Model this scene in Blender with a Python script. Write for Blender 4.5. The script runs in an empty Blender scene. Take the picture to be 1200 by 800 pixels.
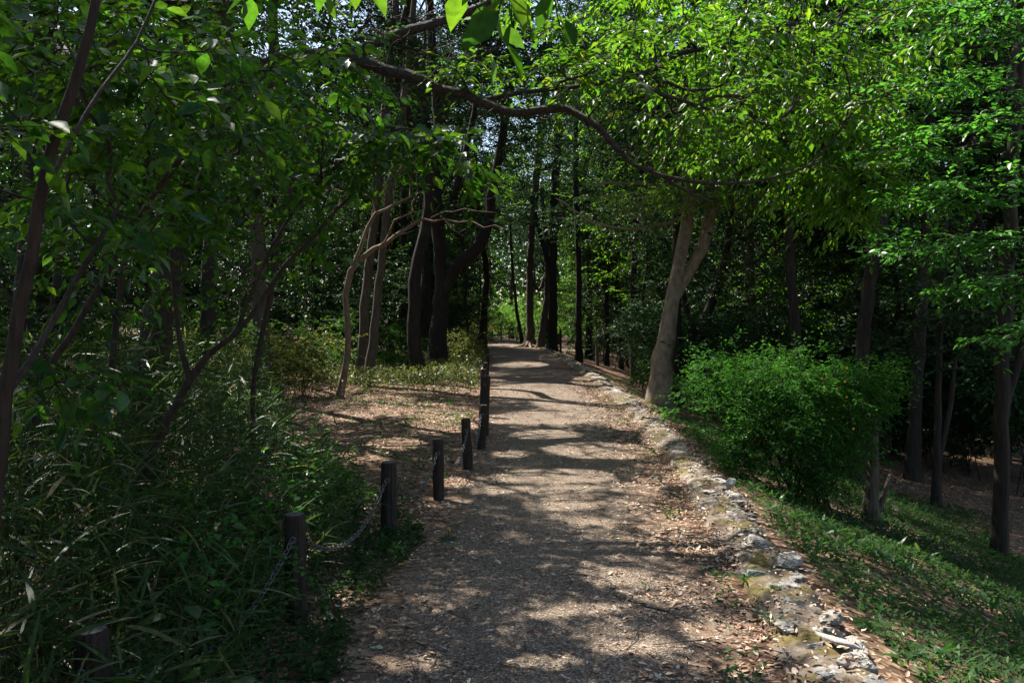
import bpy, bmesh, math, random
import numpy as np
from mathutils import Vector, Matrix, noise as mnoise

# ------------------------------------------------------------------ camera, sky, sun, exposure
scene = bpy.context.scene
COL = scene.collection
CAM_H, FPX, HORIZON = 1.6, 1000.0, 372.0
cam_data = bpy.data.cameras.new("camera")
cam = bpy.data.objects.new("camera", cam_data); COL.objects.link(cam)
cam.location = (0, 0, CAM_H); cam.rotation_euler = (math.radians(90), 0, 0)
cam_data.sensor_width = 36.0; cam_data.lens = 30.0
cam_data.shift_y = -(400 - HORIZON) / 1200.0
cam_data.clip_start = 0.05; cam_data.clip_end = 2000
scene.camera = cam

SUN_EL, SUN_AZ = math.radians(54), math.radians(-42)      # azimuth from +Y, negative = to the left
S = Vector((math.sin(SUN_AZ) * math.cos(SUN_EL), math.cos(SUN_AZ) * math.cos(SUN_EL), math.sin(SUN_EL)))
world = bpy.data.worlds.new("World"); scene.world = world; world.use_nodes = True
wn = world.node_tree; wn.nodes.clear()
sky = wn.nodes.new("ShaderNodeTexSky"); sky.sky_type = 'NISHITA'; sky.sun_disc = False
sky.sun_elevation = SUN_EL; sky.sun_rotation = SUN_AZ; sky.air_density = 1.0; sky.dust_density = 1.5
bg = wn.nodes.new("ShaderNodeBackground"); bg.inputs[1].default_value = 0.09
wo = wn.nodes.new("ShaderNodeOutputWorld")
wn.links.new(sky.outputs[0], bg.inputs[0]); wn.links.new(bg.outputs[0], wo.inputs[0])
sl = bpy.data.lights.new("sun", 'SUN'); sl.energy = 5.0; sl.angle = math.radians(0.5); sl.color = (1.0, 0.95, 0.86)
so = bpy.data.objects.new("sun", sl); COL.objects.link(so)
so.rotation_euler = S.to_track_quat('Z', 'Y').to_euler(); so.location = (-20, 20, 40)
scene.view_settings.view_transform = 'Standard'; scene.view_settings.look = 'None'
scene.view_settings.exposure = 1.45; scene.view_settings.gamma = 1.0
scene.render.engine = 'CYCLES'
cy = scene.cycles
cy.max_bounces = 7; cy.diffuse_bounces = 4; cy.glossy_bounces = 2; cy.transmission_bounces = 4
cy.transparent_max_bounces = 4; cy.caustics_reflective = False; cy.caustics_refractive = False
cy.sample_clamp_indirect = 6.0
cy.use_denoising = True
try: cy.denoiser = 'OPENIMAGEDENOISE'
except Exception: pass

# ------------------------------------------------------------------ small helpers
def P(px, py, d):
    """point seen at photo pixel (px, py) of the 1200x800 photo at distance d"""
    return np.array([(px - 600) / FPX * d, d, CAM_H - (py - HORIZON) / FPX * d])

KY = [-30, 3.8, 4.9, 6.45, 9, 12.5, 17.2, 24.6, 37, 46, 55, 70, 120]
KX = [1.36, 1.47, 1.59, 1.72, 1.93, 2.10, 2.20, 2.22, 1.95, 1.40, 0.7, -1.2, -14]
LY = [-30, 3.7, 7, 9, 12, 16, 23, 30, 51, 70, 120]
LX = [-0.75, -0.72, -0.58, -0.42, -0.40, -0.46, -0.62, -0.80, -1.45, -3.4, -17]
def kx(y): return np.interp(y, KY, KX)
def lx(y): return np.interp(y, LY, LX)

def snoise(x, y, s=1.0, seed=0.0):
    x = np.asarray(x, float) * s + seed; y = np.asarray(y, float) * s - seed * 1.7
    return (np.sin(x * 1.3 + 1.7 * np.sin(y * .9 + .3)) + np.sin(y * 1.7 + 1.3 * np.sin(x * 1.1 + 2.1))
            + .6 * np.sin(x * 2.9 - y * 2.3 + 1.1) + .5 * np.sin(x * 4.7 + y * 3.9)) / 3.1

def zg(x, y):
    x = np.asarray(x, float); y = np.asarray(y, float)
    s = x - (kx(y) + 0.22)
    sp = np.clip(s, 0, None)
    z = -(0.33 * np.minimum(sp, 3.6) + 0.13 * np.clip(sp - 3.6, 0, 5) + 0.03 * np.clip(sp - 8.6, 0, 40))
    z = z * np.clip(1.25 - y / 110.0, 0.2, 1)
    z = z + np.clip(sp, 0, .6) / .6 * (0.05 * snoise(x, y, .9) + 0.025 * snoise(x, y, 3.1, 4))
    l = (lx(y) - .25) - x
    lp = np.clip(l, 0, None)
    z = z + np.clip(lp, 0, 1) * (0.035 + 0.035 * snoise(x, y, .8, 2) + 0.015 * snoise(x, y, 3.3, 6))
    z = z + 0.05 * np.clip(lp - 3, 0, 12)
    inside = (s < -0.22) & (l < -0.05)
    z = np.where(inside, z - 0.02, z)
    return z

def mesh_obj(name, V, polys, mat=None, parent=None, smooth=False, loc=None, extra=None):
    """polys: list of int arrays (n,k)"""
    me = bpy.data.meshes.new(name)
    V = np.asarray(V, np.float32)
    me.vertices.add(len(V)); me.vertices.foreach_set("co", V.ravel())
    loops = np.concatenate([p.ravel() for p in polys]).astype(np.int32)
    tot = np.concatenate([np.full(len(p), p.shape[1], np.int32) for p in polys])
    start = np.concatenate([[0], np.cumsum(tot)[:-1]]).astype(np.int32)
    me.loops.add(len(loops)); me.loops.foreach_set("vertex_index", loops)
    me.polygons.add(len(tot)); me.polygons.foreach_set("loop_start", start); me.polygons.foreach_set("loop_total", tot)
    if smooth: me.polygons.foreach_set("use_smooth", np.ones(len(tot), bool))
    if extra is not None:
        for an, arr in extra.items():
            at = me.attributes.new(an, 'FLOAT', 'POINT'); at.data.foreach_set("value", np.asarray(arr, np.float32))
    me.update(calc_edges=True)
    if mat: me.materials.append(mat)
    o = bpy.data.objects.new(name, me); COL.objects.link(o)
    if parent: o.parent = parent
    if loc is not None: o.location = loc
    return o

def tag(o, label=None, cat=None, group=None, kind=None):
    if label: o['label'] = label
    if cat: o['category'] = cat
    if group: o['group'] = group
    if kind: o['kind'] = kind
    return o

def empty(name, loc, rz=0.0):
    e = bpy.data.objects.new(name, None); COL.objects.link(e)
    e.empty_display_size = .2
    e.location = tuple(float(v) for v in loc); e.rotation_euler = (0, 0, rz); return e

def copy_tree(o, parent=None):
    c = o.copy(); COL.objects.link(c)
    if parent: c.parent = parent
    for ch in list(o.children): copy_tree(ch, c)
    return c

def nrm(a): return a / np.maximum(np.linalg.norm(a, axis=-1, keepdims=True), 1e-9)

class Geo:
    """collects verts and faces of one mesh"""
    def __init__(s): s.V = []; s.F3 = []; s.F4 = []; s.n = 0
    def add(s, V, F4=None, F3=None):
        if F4 is not None and len(F4): s.F4.append(np.asarray(F4) + s.n)
        if F3 is not None and len(F3): s.F3.append(np.asarray(F3) + s.n)
        s.V.append(np.asarray(V)); s.n += len(V)
    def obj(s, name, mat, parent=None, smooth=True, loc=None):
        polys = []
        if s.F4: polys.append(np.concatenate(s.F4))
        if s.F3: polys.append(np.concatenate(s.F3))
        return mesh_obj(name, np.concatenate(s.V), polys, mat, parent, smooth, loc)

def tube(g, pts, rad, sides=8, bump=0.0, rng=None, cap=True):
    pts = np.asarray(pts, float); rad = np.asarray(rad, float); n = len(pts)
    t = np.gradient(pts, axis=0); t = nrm(t)
    ref = np.array([1., 0, 0]) if abs(t[0][0]) < .8 else np.array([0, 1., 0])
    U = np.zeros_like(pts); u = ref
    for i in range(n):
        u = u - t[i] * np.dot(u, t[i]); u = u / (np.linalg.norm(u) + 1e-9); U[i] = u
    W = np.cross(t, U)
    a = np.linspace(0, 2 * np.pi, sides, endpoint=False)
    rr = np.repeat(rad[:, None], sides, 1)
    if bump and rng is not None:
        prof = 1 + bump * rng.normal(size=(1, sides)) * .7
        low = rng.normal(size=(n, sides)); low = (low + np.roll(low, 1, 1) + np.roll(low, -1, 1)) / 3
        for i in range(1, n): low[i] = .7 * low[i - 1] + .3 * low[i]
        rr = rr * (prof + bump * 1.4 * low)
    V = pts[:, None, :] + rr[..., None] * (np.cos(a)[None, :, None] * U[:, None, :] + np.sin(a)[None, :, None] * W[:, None, :])
    V = V.reshape(-1, 3)
    i = np.arange(n - 1)[:, None] * sides; j = np.arange(sides)[None, :]; j2 = (j + 1) % sides
    F = np.stack([i + j, i + j2, i + sides + j2, i + sides + j], -1).reshape(-1, 4)
    F3 = None
    if cap:
        V = np.vstack([V, pts[-1] + t[-1] * rad[-1] * .6])
        k = (n - 1) * sides; jj = np.arange(sides)
        F3 = np.stack([k + jj, k + (jj + 1) % sides, np.full(sides, n * sides)], -1)
    g.add(V, F, F3)

def smooth_path(pts, step):
    """catmull-rom resample of rows (x,y,z,r)"""
    pts = np.asarray(pts, float)
    if len(pts) == 2: ext = np.vstack([2 * pts[0] - pts[1], pts, 2 * pts[1] - pts[0]])
    else: ext = np.vstack([2 * pts[0] - pts[1], pts, 2 * pts[-1] - pts[-2]])
    out = []
    for i in range(1, len(ext) - 2):
        p0, p1, p2, p3 = ext[i - 1:i + 3]
        L = np.linalg.norm(p2[:3] - p1[:3]); k = max(1, int(L / step))
        for t in np.arange(k) / k:
            out.append(.5 * (2 * p1 + (p2 - p0) * t + (2 * p0 - 5 * p1 + 4 * p2 - p3) * t * t + (3 * p1 - p0 - 3 * p2 + p3) * t ** 3))
    out.append(pts[-1])
    return np.array(out)

# ------------------------------------------------------------------ materials
def newmat(name):
    m = bpy.data.materials.new(name); m.use_nodes = True
    nt = m.node_tree; nt.nodes.clear(); return m, nt, nt.nodes, nt.links

def ramp(N, stops):
    r = N.new("ShaderNodeValToRGB"); cr = r.color_ramp
    while len(cr.elements) < len(stops): cr.elements.new(.5)
    for e, (p, c) in zip(cr.elements, stops): e.position = p; e.color = (*c, 1)
    return r

def leaf_mat(name, cols, trans, gloss=.07, rough=.4, tmix=.42):
    """cols: colour stops over leaves (per-leaf variation); trans multiplies for light going through"""
    m, nt, N, L = newmat(name)
    geo = N.new("ShaderNodeNewGeometry")
    k = len(cols)
    r = ramp(N, [(i / (k - 1), c) for i, c in enumerate(cols)])
    L.new(geo.outputs['Random Per Island'], r.inputs[0])
    oi = N.new("ShaderNodeObjectInfo")
    hs = N.new("ShaderNodeHueSaturation")
    mr = N.new("ShaderNodeMapRange"); mr.inputs[3].default_value = .78; mr.inputs[4].default_value = 1.2
    L.new(oi.outputs['Random'], mr.inputs[0]); L.new(mr.outputs[0], hs.inputs['Value']); L.new(r.outputs[0], hs.inputs['Color'])
    tcn = N.new("ShaderNodeTexCoord"); nz = N.new("ShaderNodeTexNoise"); nz.inputs['Scale'].default_value = 55; nz.inputs['Detail'].default_value = 3
    L.new(tcn.outputs['Object'], nz.inputs[0]); rz = ramp(N, [(.33, (.72, .72, .72)), (.62, (1.1, 1.1, 1.1))]); L.new(nz.outputs[0], rz.inputs[0])
    vm = N.new("ShaderNodeMix"); vm.data_type = 'RGBA'; vm.blend_type = 'MULTIPLY'; vm.inputs[0].default_value = 1
    L.new(hs.outputs[0], vm.inputs[6]); L.new(rz.outputs[0], vm.inputs[7])
    class _H: outputs = [vm.outputs[2]]
    hs = _H
    d = N.new("ShaderNodeBsdfDiffuse"); L.new(hs.outputs[0], d.inputs[0])
    mul = N.new("ShaderNodeMix"); mul.data_type = 'RGBA'; mul.blend_type = 'MULTIPLY'; mul.inputs[0].default_value = 1
    L.new(hs.outputs[0], mul.inputs[6]); mul.inputs[7].default_value = (*trans, 1)
    t = N.new("ShaderNodeBsdfTranslucent"); L.new(mul.outputs[2], t.inputs[0])
    mx = N.new("ShaderNodeMixShader"); mx.inputs[0].default_value = tmix
    L.new(d.outputs[0], mx.inputs[1]); L.new(t.outputs[0], mx.inputs[2])
    gl = N.new("ShaderNodeBsdfGlossy"); gl.inputs['Roughness'].default_value = rough; gl.inputs[0].default_value = (1, 1, 1, 1)
    fr = N.new("ShaderNodeLayerWeight"); fr.inputs[0].default_value = .25
    mm = N.new("ShaderNodeMath"); mm.operation = 'MULTIPLY_ADD'; mm.inputs[1].default_value = gloss * .5; mm.inputs[2].default_value = gloss * .08
    L.new(fr.outputs['Fresnel'], mm.inputs[0])
    m2 = N.new("ShaderNodeMixShader"); L.new(mm.outputs[0], m2.inputs[0])
    L.new(mx.outputs[0], m2.inputs[1]); L.new(gl.outputs[0], m2.inputs[2])
    o = N.new("ShaderNodeOutputMaterial"); L.new(m2.outputs[0], o.inputs[0])
    return m

def bark_mat(name, c1, c2, moss=None, zs=.18, scale=22, bump=.5, mossamt=.5):
    m, nt, N, L = newmat(name)
    tc = N.new("ShaderNodeTexCoord"); mp = N.new("ShaderNodeMapping"); mp.inputs['Scale'].default_value = (1, 1, zs)
    L.new(tc.outputs['Object'], mp.inputs[0])
    n1 = N.new("ShaderNodeTexNoise"); n1.inputs['Scale'].default_value = scale; n1.inputs['Detail'].default_value = 6; n1.inputs['Roughness'].default_value = .65
    L.new(mp.outputs[0], n1.inputs[0])
    r = ramp(N, [(.3, c1), (.72, c2)]); L.new(n1.outputs[0], r.inputs[0])
    col = r.outputs[0]
    n2 = N.new("ShaderNodeTexNoise"); n2.inputs['Scale'].default_value = 2.3; n2.inputs['Detail'].default_value = 4
    L.new(tc.outputs['Object'], n2.inputs[0])
    if moss:
        r2 = ramp(N, [(mossamt, (0, 0, 0)), (mossamt + .15, (.8, .8, .8))]); L.new(n2.outputs[0], r2.inputs[0])
        mx = N.new("ShaderNodeMix"); mx.data_type = 'RGBA'; L.new(r2.outputs[0], mx.inputs[0])
        L.new(col, mx.inputs[6]); mx.inputs[7].default_value = (*moss, 1); col = mx.outputs[2]
    p = N.new("ShaderNodeBsdfPrincipled"); p.inputs['Roughness'].default_value = .85
    p.inputs['Specular IOR Level'].default_value = .25
    L.new(col, p.inputs['Base Color'])
    b = N.new("ShaderNodeBump"); b.inputs['Strength'].default_value = min(1, bump * 1.6); b.inputs['Distance'].default_value = .03
    L.new(n1.outputs[0], b.inputs['Height']); L.new(b.outputs[0], p.inputs['Normal'])
    o = N.new("ShaderNodeOutputMaterial"); L.new(p.outputs[0], o.inputs[0])
    return m

def simple_mat(name, col, rough=.6, metal=0.0, nscale=0, c2=None, bump=0):
    m, nt, N, L = newmat(name)
    p = N.new("ShaderNodeBsdfPrincipled"); p.inputs['Roughness'].default_value = rough; p.inputs['Metallic'].default_value = metal
    p.inputs['Base Color'].default_value = (*col, 1)
    if nscale:
        tc = N.new("ShaderNodeTexCoord")
        n = N.new("ShaderNodeTexNoise"); n.inputs['Scale'].default_value = nscale; n.inputs['Detail'].default_value = 5
        L.new(tc.outputs['Object'], n.inputs[0])
        r = ramp(N, [(.32, col), (.7, c2 or col)]); L.new(n.outputs[0], r.inputs[0]); L.new(r.outputs[0], p.inputs['Base Color'])
        if bump:
            b = N.new("ShaderNodeBump"); b.inputs['Strength'].default_value = bump; b.inputs['Distance'].default_value = .01
            L.new(n.outputs[0], b.inputs['Height']); L.new(b.outputs[0], p.inputs['Normal'])
    o = N.new("ShaderNodeOutputMaterial"); L.new(p.outputs[0], o.inputs[0])
    return m

def litter_mat(name):
    m, nt, N, L = newmat(name)
    geo = N.new("ShaderNodeNewGeometry")
    r = ramp(N, [(0, (.13, .065, .035)), (.2, (.25, .13, .075)), (.45, (.38, .235, .15)), (.7, (.47, .335, .235)), (.93, (.58, .48, .38)), (1, (.25, .3, .15))])
    L.new(geo.outputs['Random Per Island'], r.inputs[0])
    p = N.new("ShaderNodeBsdfPrincipled"); p.inputs['Roughness'].default_value = .55; L.new(r.outputs[0], p.inputs['Base Color'])
    p.inputs['Specular IOR Level'].default_value = .35
    o = N.new("ShaderNodeOutputMaterial"); L.new(p.outputs[0], o.inputs[0]); return m

def ground_mat(name, path=False):
    m, nt, N, L = newmat(name)
    tc = N.new("ShaderNodeTexCoord"); OB = tc.outputs['Object']
    def noise(scale, det=5, rough=.6):
        n = N.new("ShaderNodeTexNoise"); n.inputs['Scale'].default_value = scale; n.inputs['Detail'].default_value = det
        n.inputs['Roughness'].default_value = rough; L.new(OB, n.inputs[0]); return n
    def mix(f, a, b, blend='MIX'):
        x = N.new("ShaderNodeMix"); x.data_type = 'RGBA'; x.blend_type = blend
        if isinstance(f, float): x.inputs[0].default_value = f
        else: L.new(f, x.inputs[0])
        for i, v in ((6, a), (7, b)):
            if isinstance(v, tuple): x.inputs[i].default_value = (*v, 1)
            else: L.new(v, x.inputs[i])
        return x.outputs[2]
    # leaf-mould soil
    v1 = N.new("ShaderNodeTexVoronoi"); v1.inputs['Scale'].default_value = 26; L.new(OB, v1.inputs['Vector'])
    sep = N.new("ShaderNodeSeparateColor"); L.new(v1.outputs['Color'], sep.inputs[0])
    rl = ramp(N, [(0, (.05, .028, .018)), (.4, (.12, .07, .043)), (.75, (.23, .145, .095)), (1, (.36, .26, .18))]); L.new(sep.outputs[0], rl.inputs[0])
    n1 = noise(5); rn = ramp(N, [(.3, (.6, .55, .5)), (.7, (1.05, 1.0, .95))]); L.new(n1.outputs[0], rn.inputs[0])
    soil = mix(1.0, rl.outputs[0], rn.outputs[0], 'MULTIPLY')
    hgt = v1.outputs['Distance']
    p = N.new("ShaderNodeBsdfPrincipled"); p.inputs['Roughness'].default_value = .9; p.inputs['Specular IOR Level'].default_value = .2
    b = N.new("ShaderNodeBump"); b.inputs['Distance'].default_value = .012; b.inputs['Strength'].default_value = .7
    if path:
        vg = N.new("ShaderNodeTexVoronoi"); vg.inputs['Scale'].default_value = 105; L.new(OB, vg.inputs['Vector'])
        s2 = N.new("ShaderNodeSeparateColor"); L.new(vg.outputs['Color'], s2.inputs[0])
        rg = ramp(N, [(0, (.083, .06, .043)), (.45, (.163, .123, .09)), (.8, (.24, .19, .145)), (1, (.42, .36, .295))]); L.new(s2.outputs[1], rg.inputs[0])
        n3 = noise(2.2, 6); r3 = ramp(N, [(.3, (.82, .78, .74)), (.7, (1.08, 1.06, 1.04))]); L.new(n3.outputs[0], r3.inputs[0])
        grav = mix(1.0, rg.outputs[0], r3.outputs[0], 'MULTIPLY')
        at = N.new("ShaderNodeAttribute"); at.attribute_name = "edge"
        n4 = noise(3.2, 6, .7)
        ma = N.new("ShaderNodeMath"); ma.operation = 'MULTIPLY_ADD'; ma.inputs[1].default_value = .9; ma.inputs[2].default_value = -.45
        L.new(n4.outputs[0], ma.inputs[0])
        mb = N.new("ShaderNodeMath"); mb.operation = 'ADD'; L.new(ma.outputs[0], mb.inputs[0]); L.new(at.outputs['Fac'], mb.inputs[1])
        rf = ramp(N, [(.45, (0, 0, 0)), (.85, (1, 1, 1))]); L.new(mb.outputs[0], rf.inputs[0])
        col = mix(rf.outputs[0], grav, soil)
        hm = N.new("ShaderNodeMix"); L.new(rf.outputs[0], hm.inputs[0]); L.new(vg.outputs['Distance'], hm.inputs[2]); L.new(hgt, hm.inputs[3])
        L.new(hm.outputs[0], b.inputs['Height'])
    else:
        n5 = noise(1.3, 6, .65); r5 = ramp(N, [(.5, (0, 0, 0)), (.72, (.55, .55, .55))]); L.new(n5.outputs[0], r5.inputs[0])
        col = mix(r5.outputs[0], soil, (.045, .06, .022))
        L.new(hgt, b.inputs['Height'])
    L.new(col, p.inputs['Base Color']); L.new(b.outputs[0], p.inputs['Normal'])
    o = N.new("ShaderNodeOutputMaterial"); L.new(p.outputs[0], o.inputs[0]); return m

def stone_mat(name, moss_at=.52, pale=((.07, .062, .05), (.24, .225, .20), (.48, .465, .44))):
    m, nt, N, L = newmat(name)
    tc = N.new("ShaderNodeTexCoord"); geo = N.new("ShaderNodeNewGeometry")
    n1 = N.new("ShaderNodeTexNoise"); n1.inputs['Scale'].default_value = 9; n1.inputs['Detail'].default_value = 9; n1.inputs['Roughness'].default_value = .7
    L.new(geo.outputs['Position'], n1.inputs[0])
    r = ramp(N, [(.3, pale[0]), (.5, pale[1]), (.68, pale[2])]); L.new(n1.outputs[0], r.inputs[0])
    n2 = N.new("ShaderNodeTexNoise"); n2.inputs['Scale'].default_value = 2.6; n2.inputs['Detail'].default_value = 7; n2.inputs['Roughness'].default_value = .65
    L.new(geo.outputs['Position'], n2.inputs[0])
    r2 = ramp(N, [(moss_at, (0, 0, 0)), (moss_at + .08, (1, 1, 1))]); L.new(n2.outputs[0], r2.inputs[0])
    n3 = N.new("ShaderNodeTexNoise"); n3.inputs['Scale'].default_value = 30; n3.inputs['Detail'].default_value = 5; L.new(geo.outputs['Position'], n3.inputs[0])
    rm = ramp(N, [(.3, (.045, .035, .016)), (.5, (.12, .09, .03)), (.7, (.13, .13, .035))]); L.new(n3.outputs[0], rm.inputs[0])
    mx = N.new("ShaderNodeMix"); mx.data_type = 'RGBA'; L.new(r2.outputs[0], mx.inputs[0]); L.new(r.outputs[0], mx.inputs[6]); L.new(rm.outputs[0], mx.inputs[7])
    p = N.new("ShaderNodeBsdfPrincipled"); p.inputs['Roughness'].default_value = .9; p.inputs['Specular IOR Level'].default_value = .2
    L.new(mx.outputs[2], p.inputs['Base Color'])
    b = N.new("ShaderNodeBump"); b.inputs['Strength'].default_value = .8; b.inputs['Distance'].default_value = .02
    L.new(n1.outputs[0], b.inputs['Height']); L.new(b.outputs[0], p.inputs['Normal'])
    o = N.new("ShaderNodeOutputMaterial"); L.new(p.outputs[0], o.inputs[0]); return m

M = {}
M['bark_dark'] = bark_mat("bark_dark", (.011, .0085, .0065), (.042, .032, .025), (.035, .045, .02), mossamt=.58)
M['bark_limb'] = bark_mat("bark_limb", (.016, .013, .010), (.085, .066, .05), (.04, .045, .025), zs=1, scale=34, bump=1.0, mossamt=.6)
M['bark_pale'] = bark_mat("bark_pale", (.10, .082, .056), (.285, .24, .175), (.12, .12, .06), zs=.6, scale=9, bump=.25, mossamt=.6)
M['bark_grey'] = bark_mat("bark_grey", (.04, .031, .023), (.12, .095, .075), (.06, .07, .03), mossamt=.6)
M['bark_brown'] = bark_mat("bark_brown", (.020, .0135, .010), (.06, .042, .031), zs=.25, scale=40, bump=.4)
M['bark_tan'] = bark_mat("bark_tan", (.09, .062, .04), (.23, .165, .115), zs=.3, scale=18, bump=.3)
T = (1.9, 2.1, .75)
M['leaf_oak'] = leaf_mat("leaf_oak", [(.013, .034, .014), (.020, .050, .018), (.030, .070, .022), (.02, .055, .026)], (1.4, 1.6, .7), gloss=.08, rough=.4, tmix=.24)
M['leaf_fresh'] = leaf_mat("leaf_fresh", [(.042, .112, .015), (.056, .138, .018), (.08, .165, .022), (.046, .125, .028), (.14, .20, .022)], (2.2, 2.35, .7), gloss=.07, tmix=.55)
M['leaf_layer'] = leaf_mat("leaf_layer", [(.038, .115, .026), (.05, .14, .03), (.068, .165, .036), (.045, .125, .045)], (1.9, 2.3, .8), gloss=.08, tmix=.5)
M['leaf_near'] = leaf_mat("leaf_near", [(.022, .064, .017), (.032, .09, .02), (.05, .12, .02), (.075, .135, .022), (.026, .082, .034)], (1.9, 2.1, .55), gloss=.06, rough=.45, tmix=.55)
M['leaf_glossy'] = leaf_mat("leaf_glossy", [(.016, .038, .014), (.024, .055, .018), (.032, .07, .026)], (1.6, 1.9, .7), gloss=.16, rough=.4, tmix=.22)
M['leaf_kerria'] = leaf_mat("leaf_kerria", [(.032, .105, .022), (.045, .135, .027), (.065, .165, .032), (.04, .12, .045)], (1.8, 2.1, .7), gloss=.05, tmix=.42)
M['leaf_bamboo'] = leaf_mat("leaf_bamboo", [(.03, .064, .02), (.04, .085, .025), (.062, .11, .028), (.055, .10, .028), (.07, .11, .03), (.25, .20, .12)], (1.4, 1.7, .7), gloss=.05, rough=.4, tmix=.35)
M['leaf_cover'] = leaf_mat("leaf_cover", [(.03, .075, .024), (.042, .10, .028), (.062, .12, .034), (.034, .08, .042), (.085, .11, .04)], (1.5, 1.8, .7), gloss=.03, tmix=.38)
M['leaf_olive'] = leaf_mat("leaf_olive", [(.05, .075, .02), (.08, .11, .03), (.12, .135, .045), (.16, .15, .07), (.06, .10, .03)], (1.5, 1.6, .6), gloss=.05, tmix=.4)
M['leaf_deep'] = leaf_mat("leaf_deep", [(.025, .07, .02), (.04, .095, .025), (.06, .115, .03)], (1.7, 1.9, .7), gloss=.06, tmix=.4)  # deeper green than leaf_fresh
M['leaf_tip'] = leaf_mat("leaf_tip", [(.12, .20, .02), (.20, .26, .04), (.30, .30, .07)], (1.6, 1.7, .6), gloss=.05, tmix=.5)
M['leaf_far'] = leaf_mat("leaf_far", [(.06, .13, .03), (.085, .17, .035), (.11, .20, .05)], (1.7, 1.9, .7), gloss=.08, tmix=.45)
M['litter'] = litter_mat("dead_leaves")
M['ground'] = ground_mat("forest_soil"); M['path'] = ground_mat("gravel_path", True)
M['stone'] = stone_mat("kerb_stone", .63); M['mortar'] = stone_mat("mossy_mortar", .5, ((.07, .05, .035), (.15, .115, .085), (.30, .27, .235)))
M['post'] = bark_mat("post_bark", (.011, .008, .0065), (.078, .057, .043), zs=.12, scale=60, bump=.9)
M['post_top'] = simple_mat("post_end_grain", (.05, .04, .034), .9, 0, 30, (.13, .11, .095), .4)
M['chain'] = simple_mat("galvanised_steel", (.075, .07, .068), .6, .6, 60, (.20, .19, .185))
M['petal'] = simple_mat("yellow_petal", (.85, .55, .01), .6)
M['petal_orange'] = simple_mat("orange_petal", (.9, .42, .01), .6)
M['pale_rock'] = simple_mat("pale_rock", (.26, .245, .23), .95, 0, 16, (.52, .50, .48), .8)
M['fence'] = simple_mat("fence_wood", (.07, .055, .045), .9, 0, 14, (.2, .17, .14), .3)

# ------------------------------------------------------------------ leaves
def tmpl_full(curl=.12, fold=.22):
    st = [(.0, .06), (.22, .72), (.5, 1.0), (.78, .55), (1.0, .0)]
    V = []
    for u, w in st[:-1]:
        z = -curl * u * u
        V += [(u, -.5 * w, z + fold * .5 * w), (u, 0, z), (u, .5 * w, z + fold * .5 * w)]
    V.append((1.0, 0, -curl))
    F4 = []
    for i in range(3):
        a = i * 3
        F4 += [(a, a + 1, a + 4, a + 3), (a + 1, a + 2, a + 5, a + 4)]
    F3 = [(9, 10, 12), (10, 11, 12)]
    return np.array(V, float), np.array(F4), np.array(F3)
def tmpl_mid(fold=.2, curl=.1):
    V = [(0, 0, 0), (.45, -.5, fold * .5), (.5, 0, -curl * .3), (.45, .5, fold * .5), (1, 0, -curl)]
    return np.array(V, float), np.zeros((0, 4), int), np.array([(0, 1, 2), (1, 4, 2), (0, 2, 3), (2, 4, 3)])
def tmpl_lite(fold=.25):
    V = [(0, 0, 0), (.5, -.5, fold * .5), (1, 0, -.06), (.5, .5, fold * .5)]
    return np.array(V, float), np.zeros((0, 4), int), np.array([(0, 1, 2), (0, 2, 3)])
def tmpl_blade(curl=.35):
    V = []; st = [(.0, .35), (.2, .95), (.5, 1.), (.8, .6), (1.0, 0)]
    for u, w in st[:-1]:
        V += [(u, -.5 * w, -curl * u * u), (u, .5 * w, -curl * u * u)]
    V.append((1, 0, -curl))
    F4 = [(i * 2, i * 2 + 1, i * 2 + 3, i * 2 + 2) for i in range(3)]
    return np.array(V, float), np.array(F4), np.array([(6, 7, 8)])
def tmpl_dead():
    V = [(0, 0, .0), (.3, -.45, .10), (.35, 0, .0), (.3, .45, .16), (.72, -.35, .22), (.7, 0, .05), (.7, .36, .14), (1, 0, .2)]
    return np.array(V, float), np.array([(1, 4, 5, 2), (2, 5, 6, 3)]), np.array([(0, 1, 2), (0, 2, 3), (4, 7, 5), (5, 7, 6)])
TM = dict(full=tmpl_full(), mid=tmpl_mid(), lite=tmpl_lite(), blade=tmpl_blade(), dead=tmpl_dead())

def leaves(g, tm, pos, axis, normal, length, width):
    """instances the leaf template at N places into the geometry g"""
    V0, F4, F3 = TM[tm]; n = len(pos)
    if n == 0: return
    axis = nrm(axis); normal = nrm(normal - axis * (normal * axis).sum(-1, keepdims=True)); side = np.cross(normal, axis)
    length = np.broadcast_to(length, n)[:, None, None]; width = np.broadcast_to(width, n)[:, None, None]
    V = (pos[:, None, :] + axis[:, None, :] * V0[None, :, 0:1] * length + side[:, None, :] * V0[None, :, 1:2] * width
         + normal[:, None, :] * V0[None, :, 2:3] * length)
    k = len(V0); off = (np.arange(n) * k)[:, None, None]
    g.add(V.reshape(-1, 3), (F4[None] + off).reshape(-1, 4) if len(F4) else None, (F3[None] + off).reshape(-1, 3))

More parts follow.
